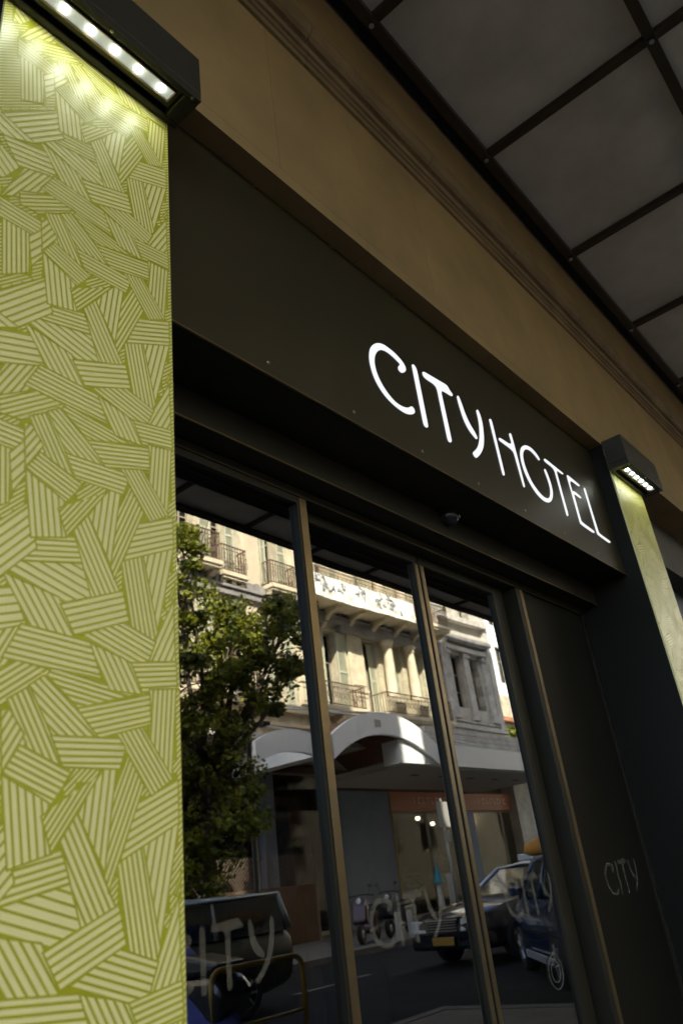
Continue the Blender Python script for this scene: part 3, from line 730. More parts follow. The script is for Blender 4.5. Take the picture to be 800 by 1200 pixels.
# ================================================================== ACROSS THE STREET
YF = 3.76 - 19.5            # face of the upper facades (they face +y, towards the hotel)
def facade(t, m, x0, x1, z0, z1, openings, y=YF, depth=0.40, thick=0.5):
    """wall built around its openings (x0,x1,z0,z1), real recesses"""
    xs = sorted(set([x0, x1] + [v for o in openings for v in o[:2]]))
    zs = sorted(set([z0, z1] + [v for o in openings for v in o[2:4]]))
    mb = MB()
    for i in range(len(xs)-1):
        run = None
        for j in range(len(zs)-1):
            cx, cz = (xs[i]+xs[i+1])/2, (zs[j]+zs[j+1])/2
            hole = any(o[0] < cx < o[1] and o[2] < cz < o[3] for o in openings)
            if not hole:
                if run is None: run = zs[j]
            if (hole or j == len(zs)-2) and run is not None:
                top = zs[j] if hole else zs[j+1]
                mb.box(xs[i], xs[i+1], y-thick, y, run, top); run = None
    # merge duplicate inner faces
    o = local(mb, t.location).build('wall', m, t)
    bm = bmesh.new(); bm.from_mesh(o.data); bmesh.ops.remove_doubles(bm, verts=bm.verts, dist=1e-4)
    seen = {}
    for f in bm.faces:
        k = tuple(round(c, 3) for c in f.calc_center_median()); seen.setdefault(k, []).append(f)
    bmesh.ops.delete(bm, geom=[f for v in seen.values() if len(v) > 1 for f in v], context='FACES')
    bm.to_mesh(o.data); bm.free()
    return o
def pt(t, mb, name, m, parent=None, **kw):
    return local(mb, t.location).build(name, m, parent or t, **kw)
def window(t, x0, x1, z0, z1, y=YF, rec=0.30, mull=1, rails=(0.62,)):
    fr = MB(); yy = y-rec
    fr.box(x0+.002, x0+.07, yy-.06, yy, z0, z1); fr.box(x1-.07, x1-.002, yy-.06, yy, z0, z1)
    fr.box(x0+.07, x1-.07, yy-.06, yy, z1-.08, z1); fr.box(x0+.07, x1-.07, yy-.06, yy, z0, z0+.10)
    if mull: fr.box((x0+x1)/2-.03, (x0+x1)/2+.03, yy-.055, yy-.004, z0+.10, z1-.08)
    for r_ in rails: fr.box(x0+.07, x1-.07, yy-.05, yy-.008, z0+(z1-z0)*r_, z0+(z1-z0)*r_+.05)
    f = pt(t, fr, 'window', 'window_frame')
    pt(t, MB().box(x0+.01, x1-.01, yy-.08, yy-.065, z0, z1), 'pane', 'dark_glass', f)
    return f
def shutter(t, x0, x1, z0, z1, y=YF, yo=0.05):
    mb = MB()
    yb = y+yo
    mb.box(x0, x0+.06, yb, yb+.045, z0, z1); mb.box(x1-.06, x1, yb, yb+.045, z0, z1)
    for z in (z0, (z0+z1)/2-.04, z1-.08): mb.box(x0+.06, x1-.06, yb, yb+.043, z, z+.08)
    n = int((z1-z0)/.09)
    for k in range(n):
        z = z0+.08+k*.09
        if z > z1-.15: break
        mb.add([(x0+.06, yb+.008, z), (x1-.06, yb+.008, z), (x1-.06, yb+.036, z+.065), (x0+.06, yb+.036, z+.065)], [(0, 1, 2, 3)])
    mb.box(x0+.06, x1-.06, yb+.001, yb+.006, z0, z1)
    pt(t, mb, 'shutter', 'shutter')
def balcony(t, x0, x1, z, h=0.95, proj=0.9, y=YF, slab=0.16):
    b = MB()
    b.box(x0-.05, x1+.05, y, y+proj+.06, z-slab, z)
    b.box(x0, x1, y, y+proj, z-slab-.10, z-slab)
    n = max(2, round((x1-x0)/1.6))
    for k in range(n+1):
        xc = x0+.12+(x1-x0-.24)*k/n
        b.prism([(y, z-slab-.10), (y+proj*.85, z-slab-.10), (y+proj*.8, z-slab-.22), (y+proj*.4, z-slab-.34), (y+.12, z-slab-.72), (y, z-slab-.80)], 'x', xc-.10, xc+.10)
    o = pt(t, b, 'balcony', 'cream_trim')
    r = MB(); yy = y+proj-.03
    r.box(x0, x1, yy-.02, yy+.02, z+h-.04, z+h); r.box(x0, x1, yy-.015, yy+.015, z+.06, z+.09); r.box(x0, x1, yy-.012, yy+.012, z+h-.20, z+h-.18)
    for s in (x0, x1):
        r.box(s-.02, s+.02, y+.0, yy+.02, z+h-.04, z+h); r.box(s-.015, s+.015, y, yy, z+.06, z+.09)
        k = y+.1
        while k < yy: r.box(s-.01, s+.01, k-.01, k+.01, z+.09, z+h-.04); k += .14
    n = int((x1-x0)/.125)
    for k in range(n+1):
        x = x0+(x1-x0)*k/n
        r.box(x-.011, x+.011, yy-.011, yy+.011, z, z+h-.04)
        if k % 2 == 0 and k < n:
            c = x+(x1-x0)/n
            pts = [(c+.085*math.cos(a*math.pi/4), yy+.016, z+.42+.13*math.sin(a*math.pi/4)) for a in range(9)]
            r.tube(pts, .012, 4, caps=False)
            pts = [(c+.05*math.cos(a*math.pi/3), yy+.016, z+.68+.05*math.sin(a*math.pi/3)) for a in range(7)]
            r.tube(pts, .010, 4, caps=False)
    pt(t, r, 'railing', 'iron', o)
    return o

# ---------------- cream corner-less palazzo
A = thing('apartment_building', 'ornate cream stone building across the street with shutters, balconies and columns', 'building', (20, YF, 0))
S1, S1T = 7.62, 10.95
S2, S2T = 12.16, 15.3
bays = [(9.2, 10.2), (11.7, 12.7), (14.2, 15.2), (15.75, 16.55), (17.25, 18.0), (20.1, 20.75), (23.2, 24.0), (25.9, 26.9), (27.6, 28.65), (29.4, 30.4)]
left = [(-3.3+k*2.5, -2.3+k*2.5) for k in range(5)]
ops = []
for a, b in left+bays:
    ops.append((a, b, S1, S1T if a > 12 else 10.9)); ops.append((a, b, S2, S2T))
for a, b in ((5.0, 7.0), (8.5, 10.5), (12.0, 14.0), (16, 18.4)): pass
facade(A, 'cream_stone', -6, 31.78, 5.9, 20.5, ops)
pt(A, MB().box(-6, 31.78, YF-9, YF-.9, 5.9, 20.4), 'core', 'shop_wall')
for a, b in left+bays:
    window(A, a, b, S1, S1T); window(A, a, b, S2, S2T)
for a, b in left+bays[:3]:
    shutter(A, a-.5, a-.02, S1, S1T); shutter(A, b+.02, b+.5, S1, S1T); shutter(A, a-.5, a-.02, S2, S2T); shutter(A, b+.02, b+.5, S2, S2T)
for a, b, c, d, z0, z1 in ((15.75, 16.55, .38, .5, S1, S1T), (17.25, 18.0, .48, .48, S1, S1T), (17.25, 17.95, .55, .45, S2, S2T), (20.1, 20.75, .35, .45, S1, S1T), (20.1, 20.75, .30, .5, S2, S2T), (23.2, 24.0, .42, .62, S1, S1T), (23.2, 24.0, .42, .6, S2, S2T)):
    shutter(A, a-c, a-.01, z0, z1); shutter(A, b+.01, b+d, z0, z1)
# shutters half closed inside the loggia openings
for a, b in ((26.42, 26.88), (28.2, 28.63), (29.42, 29.75), (30.0, 30.38)):
    shutter(A, a, b, S1, S1T-.05, y=YF-.27); shutter(A, a, b, S2, S2T-.05, y=YF-.27)
# ribbed pilaster
rb = MB()
rb.box(18.88, 19.66, YF+.002, YF+.10, 7.7, 20.0)
k = 18.90
while k < 19.62: rb.box(k, k+.035, YF+.101, YF+.135, 7.9, 19.8); k += .075
pt(A, rb, 'pilaster', 'ribbed')
# flat framed pilasters
for x0, x1 in ((24.76, 25.74), (30.6, 31.7), (21.5, 22.4), (-5.6, -4.8)):
    p = MB(); p.box(x0, x1, YF+.002, YF+.12, 7.7, 11.25)
    for a, b, c, d in ((x0+.10, x1-.10, 8.85, 8.90), (x0+.10, x1-.10, 10.95, 11.0), (x0+.10, x0+.15, 8.90, 10.95), (x1-.15, x1-.10, 8.90, 10.95)): p.box(a, b, YF+.121, YF+.15, c, d)
    p.box(x0-.05, x1+.05, YF+.002, YF+.17, 11.05, 11.22)
    p.box(x0-.04, x1+.04, YF+.002, YF+.17, 8.55, 8.68)
    p.box(x0+.08, x1-.08, YF+.121, YF+.15, 7.85, 7.90); p.box(x0+.08, x1-.08, YF+.121, YF+.15, 8.35, 8.40)
    pt(A, p, 'pilaster', 'cream_trim')
    p = MB(); p.box(x0, x1, YF+.002, YF+.12, 12.2, 15.6); pt(A, p, 'pilaster', 'cream_trim')
# round columns
for x in (27.25, 29.02):
    for z0, z1 in ((8.45, 11.0), (12.9, 15.6)):
        prof_ = [(.30, 0), (.30, .08), (.25, .12), (.22, .2), (.235, .9), (.20, z1-z0-.35), (.24, z1-z0-.30), (.22, z1-z0-.22), (.31, z1-z0-.1), (.31, z1-z0)]
        pt(A, MB().lathe(prof_, (x, YF+.30, z0), 'z', 20), 'column', 'cream_trim', smooth='auto')
    pt(A, MB().box(x-.33, x+.33, YF+.002, YF+.62, 7.60, 8.448), 'column_plinth', 'cream_trim')
    pt(A, MB().box(x-.33, x+.33, YF+.002, YF+.62, 12.17, 12.898), 'column_plinth', 'cream_trim')
# entablature between storeys, greyed for the shade under the balcony
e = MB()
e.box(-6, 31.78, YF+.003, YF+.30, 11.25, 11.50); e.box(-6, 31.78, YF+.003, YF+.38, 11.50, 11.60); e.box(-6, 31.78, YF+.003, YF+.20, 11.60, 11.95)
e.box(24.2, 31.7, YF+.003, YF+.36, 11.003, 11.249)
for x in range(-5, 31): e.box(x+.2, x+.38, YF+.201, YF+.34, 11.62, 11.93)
pt(A, e, 'entablature', 'frieze_shade_grey')
e = MB(); e.box(-6, 31.78, YF+.003, YF+.22, 7.30, 7.52); e.box(-6, 31.78, YF+.003, YF+.14, 6.78, 6.9); e.box(-6, 31.78, YF+.003, YF+.9, 19.9, 20.3); e.box(-6, 31.78, YF+.003, YF+.35, 15.7, 16.0)
pt(A, e, 'string_course', 'cream_trim')
balcony(A, 15.55, 17.10, 12.18, 1.12, .75)
balcony(A, 17.42, 18.60, 12.02, 1.06, .50)
balcony(A, 19.85, 21.2, 12.02, 1.0, .6)
balcony(A, 21.7, 31.2, 12.02, 1.0, 1.35)
balcony(A, 21.95, 24.55, 7.60, .92, .85)
balcony(A, 25.95, 30.8, 7.60, .90, .92)
balcony(A, 15.5, 18.6, 7.60, .92, .85)
balcony(A, 8.8, 13.0, 12.1, 1.0, .85)
# arched mezzanine heads below the balconies
for xc in (11.5, 14.6, 18.0, 21.4+1.4, 26.6, 29.6):
    pr = [(xc-1.25, 5.95)]
    for k in range(13): a = math.pi - math.pi*k/12; pr.append((xc+1.05*math.cos(a), 5.95+1.05*math.sin(a)))
    pr.append((xc+1.25, 5.95)); pr.append((xc+1.25, 5.85)); pr.append((xc-1.25, 5.85))
    d = MB(); d.prism([(x, z) for x, z in pr], 'y', YF+.003, YF+.02); pt(A, d, 'arched_window', 'dark_glass')
    ring = MB()
    for k in range(16):
        a0, a1 = math.pi*k/16, math.pi*(k+1)/16
        q = [(xc+rr*math.cos(a), 5.95+rr*math.sin(a)) for rr, a in ((1.05, a0), (1.28, a0), (1.28, a1), (1.05, a1))]
        ring.prism(q, 'y', YF+.003, YF+.16)
    ring.box(xc-.14, xc+.14, YF+.004, YF+.24, 6.95, 7.28)
    pt(A, ring, 'arch_surround', 'cream_trim')
# chimney and roof
pt(A, MB().box(-6, 31.8, YF-9.2, YF-.2, 20.501, 20.7), 'roof', 'terracotta')

# ---------------- ground floor shops (under both buildings)
YG = 3.76 - 19.9
S = thing('shop_building', 'ground floor shop row across the street with tall glass fronts and an orange sign band', 'shop', (27, YG, 0))
def SP(mb, n, m, p=None, **k): return pt(S, mb, n, m, p, **k)
SP(MB().box(23.7, 27.0, YG-.4, YG, 0, 4.72), 'pier', 'blue_grey')
SP(MB().box(32.4, 33.25, YG-.4, YG, 0, 3.94), 'pier', 'blue_grey')
SP(MB().box(39.0, 40.0, YG-.4, YG, 0, 4.72), 'pier', 'blue_grey')
SP(MB().box(19.5, 20.1, YG-.4, YG, 0, 5.8), 'pier', 'blue_grey')
SP(MB().box(-6, 12.0, YG-.4, YG, 0, 5.8), 'wall', 'nbr_grey')
SP(MB().box(12.0, 40.0, YG-5.6, YG-5.4, 0, 5.8), 'back_wall', 'shop_wall')
SP(MB().box(12.0, 40.0, YG-5.4, YG-.45, 4.75, 5.6), 'ceiling', 'shop_wall')
SP(MB().box(12.0, 40.0, YG-5.4, YG-.45, -0.02, 0.02), 'shop_floor', 'lobby_dark')
SP(MB().box(27.002, 38.998, YG-.3, YG-.02, 3.98, 4.72), 'sign_band', 'orange_sign')
SP(MB().box(26.88, 26.998, YG-.35, YG+.03, 0, 4.72), 'corner_strip', 'yellow_paint')
SP(MB().box(12.0, 40.5, YF-3, YF+2.2, 5.72, 5.88), 'storey_slab', 'grey_trim')
rnd = random.Random(4)
for x0 in (28.6, 33.9):
    x = x0
    for k in range(8):
        mk = MB(); wd = .20
        z0 = 4.25
        mk.box(x, x+.05, YG-.018, YG-.006, z0, z0+.26)
        if k % 2: mk.box(x+.051, x+wd, YG-.018, YG-.006, z0+.21, z0+.26)
        if k % 3: mk.box(x+.051, x+wd, YG-.018, YG-.006, z0, z0+.05)
        SP(mk, 'sign_mark', 'sign_marks'); x += .34
for a, b, z1 in ((12.1, 15.8, 4.7), (15.9, 19.4, 4.7), (20.2, 23.6, 5.3), (27.05, 29.6, 3.97), (29.65, 32.35, 3.97), (33.3, 36.0, 3.97), (36.1, 38.9, 3.97)):
    f = MB(); f.box(a, a+.06, YG-.25, YG-.19, 0, z1); f.box(b-.06, b, YG-.25, YG-.19, 0, z1); f.box(a+.06, b-.06, YG-.25, YG-.19, z1-.08, z1); f.box(a+.06, b-.06, YG-.25, YG-.19, 0.0, .12)
    fo = SP(f, 'window', 'window_frame')
    SP(MB().box(a+.05, b-.05, YG-.225, YG-.215, .1, z1-.06), 'pane', 'shop_glass', fo)
# vault back wall in orange, seen through the arch
SP(MB().box(20.3, 23.4, YG-1.9, YG-1.8, 3.2, 5.6), 'inner_wall', 'terracotta')
SP(MB().box(20.15, 21.9, YG-1.2, YG-1.1, 0, 4.3), 'dark_partition', 'black_gap')
# shop lamps
for i, (x, y, z) in enumerate(((25.2, 3.76-18, 3.9), (31.0, 3.76-21.5, 3.95), (32.75, 3.76-21.9, 3.75), (34.4, 3.76-21.4, 4.0), (29.2, 3.76-22.5, 4.0), (36.8, 3.76-22.2, 4.0))):
    if i == 0: z = 4.66; x = 28.6; y = 3.76-20.9
    t = thing('shop_lamp', ['warm hanging lamp nearest the pale pier in the shop across the street', 'warm lamp over the right half of the shop window', 'lowest warm lamp behind the narrow shop pier', 'warm lamp in the shop right of the narrow pier', 'warm lamp deep in the shop above the plants', 'rightmost warm lamp deep in the shop'][i], 'lamp', (x, y, z), 0, 'warm lamps hanging in the shop across the street')
    MB().lathe([(0.05, .0), (.10, -.02), (.10, -.10), (.06, -.15)], n=14).build('bulb', 'warm_lamp', t, smooth=True)
    MB().tube([(0, 0, 0.0), (0, 0, max(.06, 4.73-z))], .01, 6).build('cord', 'black_gap', t)

# dark potted plants inside the shop
def leaf_cloud(mb, rnd_, c, r, n, size):
    for _ in range(n):
        d = Vector((rnd_.gauss(0, 1), rnd_.gauss(0, 1), rnd_.gauss(0, 1))); d.normalize()
        p = Vector(c) + Vector((d.x*r[0], d.y*r[1], d.z*r[2])) * (rnd_.random()**.45)
        s = size*rnd_.uniform(.6, 1.3)
        a = Vector((rnd_.gauss(0, 1), rnd_.gauss(0, 1), rnd_.gauss(0, .6))).normalized()
        b = a.cross(Vector((rnd_.gauss(0, 1), rnd_.gauss(0, 1), rnd_.gauss(0, 1)))).normalized()
        mb.add([p - a*s*.5, p + b*s*.32 + a*s*.05, p + a*s*.6, p - b*s*.32 + a*s*.05], [(0, 1, 2, 3)])
def potted(x, y, h, label, seed):
    r_ = random.Random(seed)
    t = thing('potted_plant', label, 'plant', (x, y, 0), 0, 'potted plants inside the shop')
    MB().lathe([(.22, 0), (.30, .5), (.27, .5), (.25, .45)], n=16).build('pot', 'nbr_grey', t, smooth='auto')
    MB().tube([(0, 0, .4), (.05, .03, h*.5), (-.04, 0, h*.75)], .03, 6).build('stem', 'bark', t)
    mb = MB()
    for k in range(6): leaf_cloud(mb, r_, (r_.uniform(-.3, .3), r_.uniform(-.2, .2), h*r_.uniform(.5, .95)), (.35, .35, .35), 70, .22)
    mb.build('foliage', 'leaves', t)
potted(27.9, YG-.9, 3.2, 'tall thin potted plant in the shop window beside the pale pier', 1)
potted(29.2, YG-1.2, 1.9, 'low bushy potted plant in the shop window', 2)
potted(31.2, YG-1.0, 2.5, 'bushy potted plant just left of the narrow shop pier', 3)

# ---------------- grey stone building
B = thing('stone_building', 'grey stone corner building with paired tall windows right of the cream building', 'building', (34.4, YF, 0))
def BP(mb, n, m, p=None, **k): return pt(B, mb, n, m, p, **k)
bo = [(33.05, 34.05, 8.7, 11.4), (34.65, 35.7, 8.7, 11.4), (33.05, 34.1, 13.45, 16.2), (34.6, 35.7, 13.45, 16.2)]
facade(B, 'grey_stone', 31.9, 37.0, 5.9, 18.5, bo)
BP(MB().box(31.9, 37.0, YF-9, YF-.7, 5.9, 18.4), 'core', 'grey_stone')
for o_ in bo[:2]: window(B, *o_, rails=(.3, .62))
for o_ in bo[2:]:
    window(B, *o_); 
shutter(B, 33.08, 33.5, 13.5, 16.1, y=YF-.25); shutter(B, 34.63, 35.1, 13.5, 16.1, y=YF-.25)
for xc in (32.5, 34.35, 36.2):
    p = MB(); p.box(xc-.26, xc+.26, YF+.002, YF+.16, 8.3, 11.5); p.box(xc-.33, xc+.33, YF+.002, YF+.22, 11.3, 11.52); p.box(xc-.33, xc+.33, YF+.002, YF+.22, 8.1, 8.5)
    BP(p, 'pilaster', 'grey_trim')
for x0, x1 in ((31.92, 32.2), (36.55, 36.98)):
    BP(MB().box(x0, x1, YF+.002, YF+.20, 7.7, 18.3), 'corner_pilaster', 'grey_trim')
p = MB()
p.box(32.3, 36.5, YF+.003, YF+.30, 11.55, 11.78); p.box(32.2, 36.6, YF+.003, YF+.48, 12.05, 12.30); p.box(32.3, 36.5, YF+.003, YF+.36, 11.98, 12.05)
p.box(32.1, 36.8, YF+.003, YF+.35, 13.15, 13.42)
p.box(31.9, 37.1, YF+.003, YF+.25, 7.62, 7.8); p.box(32.3, 36.5, YF+.003, YF+.12, 7.95, 8.05)
for x in (32.25, 34.3, 36.3): p.prism([(YF+.003, 11.0), (YF+.2, 11.0), (YF+.42, 12.04), (YF+.003, 12.04)], 'x', x-.09, x+.09) if x != 34.3 else None
BP(p, 'cornice', 'grey_trim')
p = MB()
for k in range(3): p.box(26.0, 41.0, YF+.01, YF+2.5-k*.04, 6.1+k*.23, 6.1+k*.23+.20)
BP(p, 'stepped_ledge', 'grey_trim')
BP(MB().box(37.05, 41.0, YF-9, YF-.1, 0.0, 6.05), 'low_wing', 'grey_stone')
BP(MB().box(31.8, 37.2, YF-9, YF+.4, 18.51, 18.8), 'roof', 'terracotta')

# ---------------- far buildings beyond the side street
C = thing('far_building', 'far bright white apartment block seen in the gap beyond the grey corner building', 'building', (86, 3.76-40, 0))
C_ops = [(77.6+k*3.2, 79.3+k*3.2, z, z+4.2) for k in range(5) for z in (20.2, 27)]
def CP(mb, n, m, p=None, **k): return pt(C, mb, n, m, p, **k)
facade(C, 'white_wall', 74.0, 96, 0, 34, C_ops, y=3.76-40)
CP(MB().box(74.2, 96, 3.76-52, 3.76-41, 0, 33.8), 'core', 'white_wall')
for o_ in C_ops: window(C, *o_, y=3.76-40)
D_ = thing('far_building', 'far low cream house with a terracotta eave in front of the white block', 'building', (70, 3.76-36, 0))
def DP(mb, n, m, p=None, **k): return pt(D_, mb, n, m, p, **k)
DP(MB().box(66, 90, 3.76-38, 3.76-36, 0, 17.0), 'wall', 'cream_stone')
DP(MB().box(65.6, 90.3, 3.76-38.4, 3.76-35.4, 14.3, 14.7), 'eave', 'terracotta')
for k in range(5):
    x = 68+k*3.4
    f = DP(MB().box(x, x+1.3, 3.76-35.996, 3.76-35.93, 9.8, 12.4), 'window', 'window_frame')
    DP(MB().box(x+.12, x+1.18, 3.76-35.929, 3.76-35.92, 9.9, 12.3), 'pane', 'dark_glass', f)

# ---------------- arched white canopy
YC = 3.76 - 15.0
W = thing('shop_canopy', 'white shop canopy with a big arched vault and a long flat fascia across the street', 'canopy', (21, YC, 4.7))
def WP(mb, n, m, p=None, **k): return pt(W, mb, n, m, p, **k)
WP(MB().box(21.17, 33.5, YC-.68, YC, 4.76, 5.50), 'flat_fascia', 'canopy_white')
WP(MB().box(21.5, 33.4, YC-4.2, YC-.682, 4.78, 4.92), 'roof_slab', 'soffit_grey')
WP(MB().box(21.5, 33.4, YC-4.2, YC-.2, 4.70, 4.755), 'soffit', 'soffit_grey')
def arch_band(xc, zs, half, rise, th, y0, y1, name, z_end):
    mb = MB(); n = 28
    def pt_(u, off): # u -1..1
        zc = zs + rise*math.sqrt(max(0, 1-(u*u)))**1.0 if False else zs + rise*(1-abs(u)**2.15)
        return (xc+half*u, zc+off)
    for k in range(n):
        u0, u1 = -1+2*k/n, -1+2*(k+1)/n
        q = [pt_(u0, -th), pt_(u1, -th), pt_(u1, 0), pt_(u0, 0)]
        mb.prism(q, 'y', y0, y1)
    return WP(mb, name, 'canopy_white')
arch_band(20.5, 5.42, 2.78, .86, .70, YC+.003, YC+.14, 'arch_fascia', 4.7)
arch_band(20.5, 5.36, 2.70, .86, .10, YC-3.9, YC-.003, 'vault', 4.7)
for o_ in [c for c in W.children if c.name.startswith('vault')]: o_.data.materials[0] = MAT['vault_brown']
arch_band(15.7+.35, 5.0, 1.6, .42, .62, YC+.003, YC+.12, 'arch_fascia', 4.7)
WP(MB().box(17.2, 17.72, YC-3.8, YC+.10, 4.80, 5.43), 'valley_beam', 'canopy_white')
lv = MB()
for k in range(9): lv.box(17.22, 17.70, YC+.101, YC+.13, 4.82+k*.065, 4.85+k*.065)
WP(lv, 'louvre', 'blue_grey')
for x in (24.0, 25.9, 27.8, 29.7, 31.5, 33.0):
    WP(MB().box(x-.22, x+.22, YC-1.6, YC-1.42, 4.690, 4.699), 'downlight', 'black_gap')
for x0, x1, z0, z1 in ((18.2, 19.35, 7.55, 6.1), (19.9, 20.6, 7.4, 6.3), (25.8, 26.6, 7.3, 5.5), (15.1, 16.0, 6.9, 5.4)):
    WP(MB().tube([(x0, YF+.1, z0), (x1, YC+.05, z1)], .03, 8), 'tie_rod', 'white_paint')
WP(MB().box(19.85, 20.15, YC+.141, YC+.16, 5.80, 6.02), 'badge', 'white_paint')
for x in (17.45, 21.35): pass
tp = tag(MB().lathe([(.10, 0), (.16, .22), (.14, .22), (.12, .16)], (0, 0, 0), 'z', 14).build('flower_pot', 'terracotta', None, smooth='auto'), 'small terracotta pot standing on the flat white canopy', 'pot')
tp.location = (23.3, YC-.4, 5.50)

# ---------------- banner
bn = thing('banner', 'long white banner with grey script marks hung along the upper balcony', 'banner', (24.75, 3.76-18.08, 11.76))
n = 60; vs = []
for k in range(n+1):
    x = -3.5+7.0*k/n; y = .02*math.sin(k*.5)+.01*math.sin(k*1.7)
    sag = -.05*(1-(2*k/n-1)**2)
    vs += [(x, y, -.05+sag), (x, y, .86+sag*.6)]
fs = []
for k in range(n):
    fs.append((2*k, 2*k+2, 2*k+3, 2*k+1))
clo = MB().add(vs, fs).build('cloth', 'banner', bn)
sdm = clo.modifiers.new('thick', 'SOLIDIFY'); sdm.thickness = .012; sdm.offset = 0
bm_ = random.Random(12)
def scribble(cx, cz, w_, h_, n_):
    mb = MB()
    for _ in range(n_):
        x, z = cx+bm_.uniform(-w_, w_)*.5, cz+bm_.uniform(-h_, h_)*.5
        pts = [(x, .04, z)]
        a = bm_.uniform(0, 6.28)
        for _ in range(5):
            a += bm_.uniform(-1.1, 1.1); x += math.cos(a)*.07; z += math.sin(a)*.07
            pts.append((min(max(x, cx-w_/2-.1), cx+w_/2+.1), .04, min(max(z, .12), .8)))
        mb.tube(pts, bm_.uniform(.012, .03), 5)
    mb.build('script_mark', 'banner_marks', bn)
for cx, cz, w_, h_, n_ in ((-3.0, .55, .35, .4, 6), (-2.45, .45, .5, .5, 9), (-1.65, .52, .3, .35, 6), (-.35, .50, .6, .28, 7), (.9, .42, .5, .45, 8), (1.65, .52, .6, .5, 12), (2.3, .3, .15, .1, 2)):
    scribble(cx, cz, w_, h_, n_)

# ---------------- street trees
def tree(x, y, h, crowns, label, seed, n=900, size=.17, trunk_top=None, group=None):
    r_ = random.Random(seed)
    t = thing('street_tree', label, 'tree', (x, y, 0), 0, group)
    tt = trunk_top or h*.45
    tb = MB().tube([(0, 0, 0), (.05, .02, tt*.5), (-.03, .05, tt)], .16, 10, .11)
    for c, rr in crowns:
        c = Vector(c); s = Vector((-.03, .05, tt*.95)); m_ = s.lerp(c, .5)+Vector((r_.uniform(-.2, .2), r_.uniform(-.2, .2), -.15))
        tb.tube([s, m_, c], .07, 6, .02)
        for _ in range(5):
            e_ = c+Vector((r_.uniform(-1, 1)*rr[0], r_.uniform(-1, 1)*rr[1], r_.uniform(-.6, 1)*rr[2]))*.8
            tb.tube([m_.lerp(c, .6), (m_.lerp(c, .6)+e_)/2+Vector((0, 0, .1)), e_], .025, 5, .006)
    tb.build('trunk', 'bark', t, smooth=True)
    mb = MB()
    for c, rr in crowns:
        k = max(6, int(14*rr[0]*rr[2]))
        for _ in range(k):
            d = Vector((r_.gauss(0, 1), r_.gauss(0, 1), r_.gauss(0, 1))).normalized()*r_.random()**.4
            cc = (c[0]+d.x*rr[0], c[1]+d.y*rr[1], c[2]+d.z*rr[2]); q = r_.uniform(.20, .48)
            leaf_cloud(mb, r_, cc, (q, q, q*.7), n//12, size)
    mb.build('crown', 'leaves', t)
    return t
tree(10.4, 3.76-12.2, 8, [((-.5, 0, 7.6), (.7, .8, 1.2)), ((.5, .2, 6.3), (.9, 1.0, .9)), ((1.2, 0, 7.0), (.8, .8, .8)), ((2.2, .1, 6.8), (.9, .8, 1.0)), ((3.0, 0, 7.4), (.7, .7, .6)), ((2.0, 0, 5.8), (.9, .8, .9)), ((3.1, 0, 6.3), (.6, .6, .6)), ((.3, 0, 5.2), (1.1, .9, 1.1)), ((-.2, 0, 4.0), (1.2, 1.0, 1.3)), ((-.1, .2, 2.9), (1.0, .9, 1.0)), ((-.3, 0, 2.0), (.9, .8, .8)), ((-1.0, 0, 5.5), (.9, .8, 1.4)), ((-.5, .1, 8.4), (.6, .7, .8)), ((1.0, .1, 6.2), (.7, .8, .8)), ((-1.0, 0, 3.0), (.9, .8, 1.2))],
     'leafy green street tree across the road hiding the left of the cream building', 3, n=2000, size=.12)
tree(58.8, 3.76-30, 13, [((0, 0, 10.5), (1.6, 1.4, 1.6)), ((1.4, 0, 11.8), (1.2, 1.2, 1.3)), ((-1.2, 0, 9.6), (1.2, 1.2, 1.2))], 'small far green tree at the end of the grey corner building', 5, n=420, size=.34)
tree(5.5, 3.76-12.5, 8, [((0, 0, 6.2), (1.8, 1.5, 1.4)), ((1.0, 0, 4.6), (1.4, 1.2, 1.0)), ((-1.0, 0, 4.8), (1.4, 1.2, 1.0))], 'second leafy street tree further left along the far pavement', 8, n=420, size=.2)
